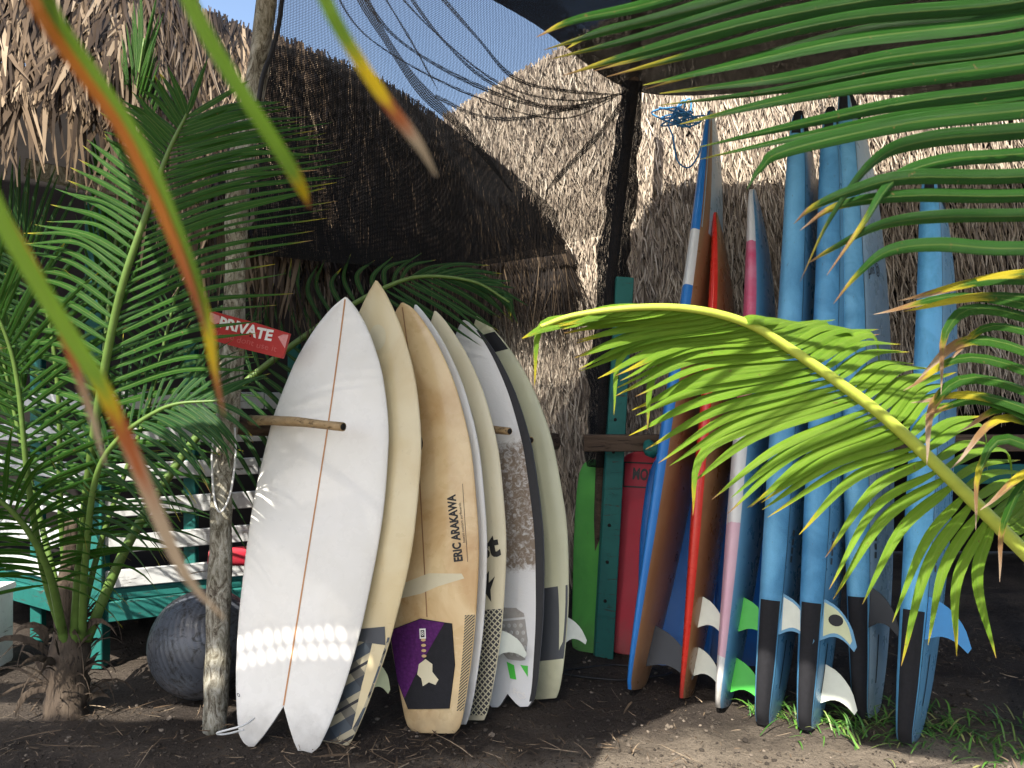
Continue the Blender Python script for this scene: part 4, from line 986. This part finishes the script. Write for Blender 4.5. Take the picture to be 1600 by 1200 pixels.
# ------------------------------------------------------------------ shade nets
def sheet(name, rows, n, m, mat, parent, wav=.02, freq=2.0):
    """grid through rows of world points"""
    S = np.array([spline(r, n) for r in rows]); G = np.array([spline(S[:, i], m) for i in range(n)]).transpose(1, 0, 2)
    V, U = [], []
    for j in range(m):
        for i in range(n):
            p = G[j, i]; d = wav * mnoise.noise(Vector((p[0] * freq, p[1] * freq, p[2] * freq * .6)))
            V.append((p[0], p[1] + d, p[2] + d * .5))
    ul = np.linalg.norm(np.diff(G[m // 2], axis=0), axis=1).sum(); vl = np.linalg.norm(np.diff(G[:, n // 2], axis=0), axis=1).sum()
    U = [(ul * i / (n - 1), vl * j / (m - 1)) for j in range(m) for i in range(n)]
    a = np.arange(m * n).reshape(m, n)
    Fc = np.stack([a[:-1, :-1].ravel(), a[:-1, 1:].ravel(), a[1:, 1:].ravel(), a[1:, :-1].ravel()], 1)
    return mesh(name, V, Fc, mat, parent, True, U)
nt_ = thing('shade_net', 'black shade net hung across the brown thatch and the sky', 'net', P(700, 400, 3.9))
sheet('curtain', [[P(408, -200, 3.35), P(560, -190, 3.45), P(700, -150, 3.6), P(850, -20, 3.9), P(985, 140, 4.38)],
                  [P(410, 0, 3.36), P(560, 40, 3.5), P(700, 100, 3.7), P(850, 160, 4.0), P(982, 200, 4.38)],
                  [P(402, 220, 3.4), P(560, 250, 3.6), P(720, 270, 3.85), P(860, 275, 4.1), P(968, 290, 4.36)],
                  [P(396, 396, 3.45), P(560, 412, 3.65), P(720, 410, 3.9), P(860, 385, 4.12), P(945, 368, 4.34)]], 70, 60, MT['net'], nt_, .03, 3)
# a second, denser width of net lies over the brown thatch
sheet('curtain', [[P(412, 66, 3.43), P(520, 92, 3.52), P(640, 150, 3.68), P(740, 225, 3.88), P(820, 285, 4.06), P(870, 330, 4.2)],
                  [P(408, 240, 3.46), P(520, 260, 3.57), P(640, 290, 3.76), P(740, 320, 3.96), P(820, 345, 4.12), P(878, 365, 4.25)],
                  [P(402, 398, 3.50), P(520, 412, 3.62), P(640, 416, 3.82), P(740, 413, 4.0), P(820, 405, 4.15), P(885, 396, 4.28)]], 60, 40, MT['net_thick'], nt_, .03, 4)
def fold(pts, wd, n=40):
    pa = spline([P(*q) for q in pts], n)
    V, Fc, U = leaf_vf(pa, wd, (0, -1, .1), .1, lambda f: min(1, .25 + 3 * (1 - f)) * (1 + .25 * math.sin(f * 17)))
    U = [(u * wd, f * 3) for u, f in U]
    mesh('fold', V, Fc, MT['net_fold'], nt_, True, U)
fold([(548, -40, 3.43), (590, 40, 3.48), (650, 130, 3.58), (705, 185, 3.66), (735, 215, 3.72), (800, 300, 3.85)], .042)
fold([(585, -30, 3.44), (640, 60, 3.55), (685, 142, 3.64)], .010)
fold([(630, -20, 3.5), (690, 60, 3.6), (760, 125, 3.75), (850, 165, 3.95), (940, 160, 4.2)], .014)
fold([(680, 150, 3.64), (740, 178, 3.74), (800, 186, 3.86), (880, 172, 4.05), (980, 142, 4.34)], .018)
for k in range(4):
    u0 = 500 + 52 * k + random.uniform(-12, 12); y0 = 3.42 + .02 * k
    fold([(u0, -40, y0), (u0 + 70 + 5 * k, 60 + random.uniform(-15, 15), y0 + .13), (740 + 22 * k, 150 - 9 * k, 3.78 + .02 * k), (880 + 4 * k, 185 - 14 * k, 4.06), (984, 140 + 3 * k, 4.34)], random.uniform(.006, .022), 44)
fold([(985, 145, 4.33), (940, 205, 4.25), (890, 258, 4.15), (852, 300, 4.05)], .030)
V, Fc, U = tube(spline([P(990, 130, 4.42), P(976, 260, 4.38), P(960, 400, 4.34), P(946, 560, 4.28), P(938, 640, 4.25), P(932, 730, 4.23)], 40), np.interp(np.linspace(0, 1, 40), [0, .2, .45, .7, 1], [.05, .075, .085, .075, .045]), 12, True, .5)
mesh('gathered_net', V, Fc, MT['net_fold'], nt_, True, [(u * .5, v) for u, v in U])
tube_obj('net_pole', spline([P(996, -40, 4.5), P(990, 130, 4.44), P(950, 500, 4.32), P(930, 1010, 4.2)], 20), .03, MT['rail'], nt_, 8)
Zc = 3.12
cn = thing('shade_canopy', 'dense black shade cloth overhead above the boards, with unseen widths added to block sun', 'net', (0, 2, Zc))
sheet('canopy_and_blocker', [[(-.32, 3.28, Zc), (.1, 3.8, Zc + .02), (.72, 4.58, Zc - .02), (1.5, 4.66, Zc), (2.4, 4.7, Zc), (4.2, 4.75, Zc)],
                       [(-.34, 3.2, Zc + .03), (.0, 3.2, Zc + .06), (.72, 3.4, Zc + .06), (1.5, 3.4, Zc + .05), (2.4, 3.4, Zc + .05), (4.2, 3.5, Zc)],
                       [(-.6, 1.6, Zc + .1), (-.2, 1.6, Zc + .1), (.5, 1.6, Zc + .1), (1.3, 1.7, Zc + .1), (2.4, 1.8, Zc + .1), (4.2, 2, Zc + .1)],
                       [(-.95, .25, Zc + .15), (-.34, .92, Zc + .15), (.05, 1.0, Zc + .15), (.38, .84, Zc + .15), (.7, .5, Zc + .15), (4.2, .3, Zc + .15)]], 60, 50, MT['net_dense'], cn, .03, 2)
sheet('canopy_and_blocker', [[(-1.62, 3.2, Zc + .07), (-.9, 3.22, Zc + .05), (-.2, 3.27, Zc + .035)],  # unseen width, added to keep the upright surfboards in shade
                       [(-1.70, 2.0, Zc + .12), (-1.0, 2.0, Zc + .1), (-.35, 2.0, Zc + .095)],
                       [(-1.66, 1.25, Zc + .14), (-1.0, 1.3, Zc + .12), (-.5, 1.3, Zc + .125)],
                       [(-1.46, .95, Zc + .15), (-1.1, .9, Zc + .14), (-.58, .8, Zc + .145)],
                       [(-1.5, .0, Zc + .16), (-1.1, .0, Zc + .16), (-.8, .1, Zc + .165)]], 40, 40, MT['net_dense'], cn, .03, 2)
# two more unseen widths, added for shade; gap shaped to cast a sun dapple
sheet('canopy_and_blocker', [[(-5.5, 1.25, Zc + .15), (-3, 1.3, Zc + .13), (-1.3, 1.45, Zc + .125)],
                       [(-5.5, 1.02, Zc + .15), (-3, 1.0, Zc + .14), (-1.35, .962, Zc + .14)]], 60, 12, MT['net_dense'], cn, .012, 14)
sheet('canopy_and_blocker', [[(-5.5, .84, Zc + .15), (-3, .86, Zc + .14), (-1.35, .885, Zc + .14)],
                       [(-5.5, .4, Zc + .16), (-3, .4, Zc + .15), (-1.35, .4, Zc + .15)],
                       [(-5.5, -.2, Zc + .16), (-3, -.1, Zc + .16), (-1.38, .0, Zc + .17)]], 60, 30, MT['net_dense'], cn, .012, 14)

tube_obj('dapple_divider', spline([(-2.3, .915, Zc + .14), (-2.0, .922, Zc + .135), (-1.7, .926, Zc + .14), (-1.36, .925, Zc + .14)], 20), .011, MT['black'], cn, 8)  # unseen bar, added to split the sun dapple into two rows
for k in range(15):
    x = -2.02 + k * .042 + random.uniform(-.004, .004)
    tube_obj('dapple_bar', [(x, .86, Zc + .145), (x + random.uniform(-.01, .01), .99, Zc + .145)], .0115, MT['black'], cn, 6)  # unseen bars across the gap, added to stripe the sun dapple

# ------------------------------------------------------------------ grass and litter
def grass():
    N = 400; cl = [(1310, 1120, .10), (1370, 1130, .14), (1335, 1140, .14), (1200, 1110, .04), (1480, 1150, .12), (1560, 1130, .16), (1545, 1170, .16), (1440, 1120, .10)]
    p0 = []
    for k in range(N):
        u, v, s = random.choice(cl); Y = CH * F / (v - 600); p0.append(((u - 800) / F * Y + random.gauss(0, s), Y + random.gauss(0, s * .7), -.012))
    p0 = np.array(p0); a = rng.uniform(0, 6.28, N); t = rng.uniform(.15, .9, N)
    d = np.stack([np.cos(a) * t, np.sin(a) * t, np.ones(N)], 1); d /= np.linalg.norm(d, axis=1)[:, None]
    n = np.stack([np.cos(a) , np.sin(a), -t], 1); n /= np.linalg.norm(n, axis=1)[:, None]
    V, Fc = ribbons(p0, d, n, rng.uniform(.06, .19, N), rng.uniform(.005, .010, N), np.full(N, .05), rng.normal(0, .02, N), .55, 4)
    m = M('grass_blade'); at = m.n('ShaderNodeAttribute', attribute_name='rnd')
    o = mesh('grass', V, Fc, m.done(m.pbsdf(m.ramp(at.outputs['Fac'], [(0, (.03, .10, .015)), (.8, (.09, .22, .03)), (1, (.28, .26, .10))]), .5)), col=np.repeat(rng.uniform(0, 1, N), 10))
    tag(o, 'tufts of green grass at the feet of the foam boards', 'grass', kind='stuff')
grass()
def litter():
    N = 2300; x = rng.uniform(-2.6, 2.8, N); y = 2.75 + rng.power(1.0, N) * 1.9
    k = 500; x[:k] = rng.normal(-.35, .45, k); y[:k] = rng.normal(2.98, .12, k); x[k:k + 250] = rng.normal(-1.8, .3, 250); y[k:k + 250] = rng.normal(3.15, .18, 250)
    a = rng.uniform(0, 6.28, N); p0 = np.stack([x, y, rng.uniform(.0, .018, N)], 1)
    d = np.stack([np.cos(a), np.sin(a), rng.normal(0, .12, N)], 1); n = np.stack([rng.normal(0, .3, N), rng.normal(0, .3, N), np.ones(N)], 1); n /= np.linalg.norm(n, axis=1)[:, None]
    ln = rng.exponential(.035, N) + .012; wd = rng.uniform(.0015, .005, N); b = rng.random(N) < .05; wd[b] *= 3
    V, Fc = ribbons(p0, d, n, ln, wd, rng.uniform(0, .15, N) * ln, rng.normal(0, .15, N) * ln)
    o = mesh('leaf_litter', V, Fc, MT['thatch_leaf'], col=np.repeat(rng.uniform(.2, 1, N), 8))
    tag(o, 'dry straw and leaf scraps strewn on the dark soil', 'litter', kind='stuff')
litter()

def crumbs():
    N = 6500; t = (1 + 5 ** .5) / 2
    base = np.array([(-1, t, 0), (1, t, 0), (-1, -t, 0), (1, -t, 0), (0, -1, t), (0, 1, t), (0, -1, -t), (0, 1, -t), (t, 0, -1), (t, 0, 1), (-t, 0, -1), (-t, 0, 1)]) / 1.9
    fc = np.array([(0, 11, 5), (0, 5, 1), (0, 1, 7), (0, 7, 10), (0, 10, 11), (1, 5, 9), (5, 11, 4), (11, 10, 2), (10, 7, 6), (7, 1, 8), (3, 9, 4), (3, 4, 2), (3, 2, 6), (3, 6, 8), (3, 8, 9), (4, 9, 5), (2, 4, 11), (6, 2, 10), (8, 6, 7), (9, 8, 1)])
    y = 2.75 + rng.random(N) ** 1.5 * 1.7; x = rng.uniform(-.75, .72, N) * y; sz = np.minimum(rng.exponential(.0024, N) + .0014, .013)
    z = np.array([.024 * mnoise.noise(Vector((a * 1.7, b * 1.7, 3))) + .018 * mnoise.noise(Vector((a * 6, b * 6, 9))) + .011 * mnoise.noise(Vector((a * 19, b * 19, 1))) - .012 for a, b in zip(x, y)])
    V = base[None] * sz[:, None, None] * rng.uniform(.6, 1.3, (N, 12, 1)) * np.array([1.1, 1.1, .75]) + np.stack([x, y, z + sz * .3], 1)[:, None]
    Fc = (fc[None] + (np.arange(N) * 12)[:, None, None]).reshape(-1, 3)
    m = M('soil_crumb'); at = m.n('ShaderNodeAttribute', attribute_name='rnd')
    o = mesh('soil_crumbs', V.reshape(-1, 3), Fc, m.done(m.pbsdf(m.ramp(at.outputs['Fac'], [(0, (.03, .025, .021)), (.8, (.075, .062, .05)), (1, (.20, .165, .13))]), .95, None, .15)), smooth=False, col=np.repeat(rng.uniform(0, 1, N), 12))
    tag(o, 'crumbs of dark volcanic soil scattered over the ground', 'soil', kind='stuff')
crumbs()

for o in bpy.data.objects:
    if '_w' in o: del o['_w']
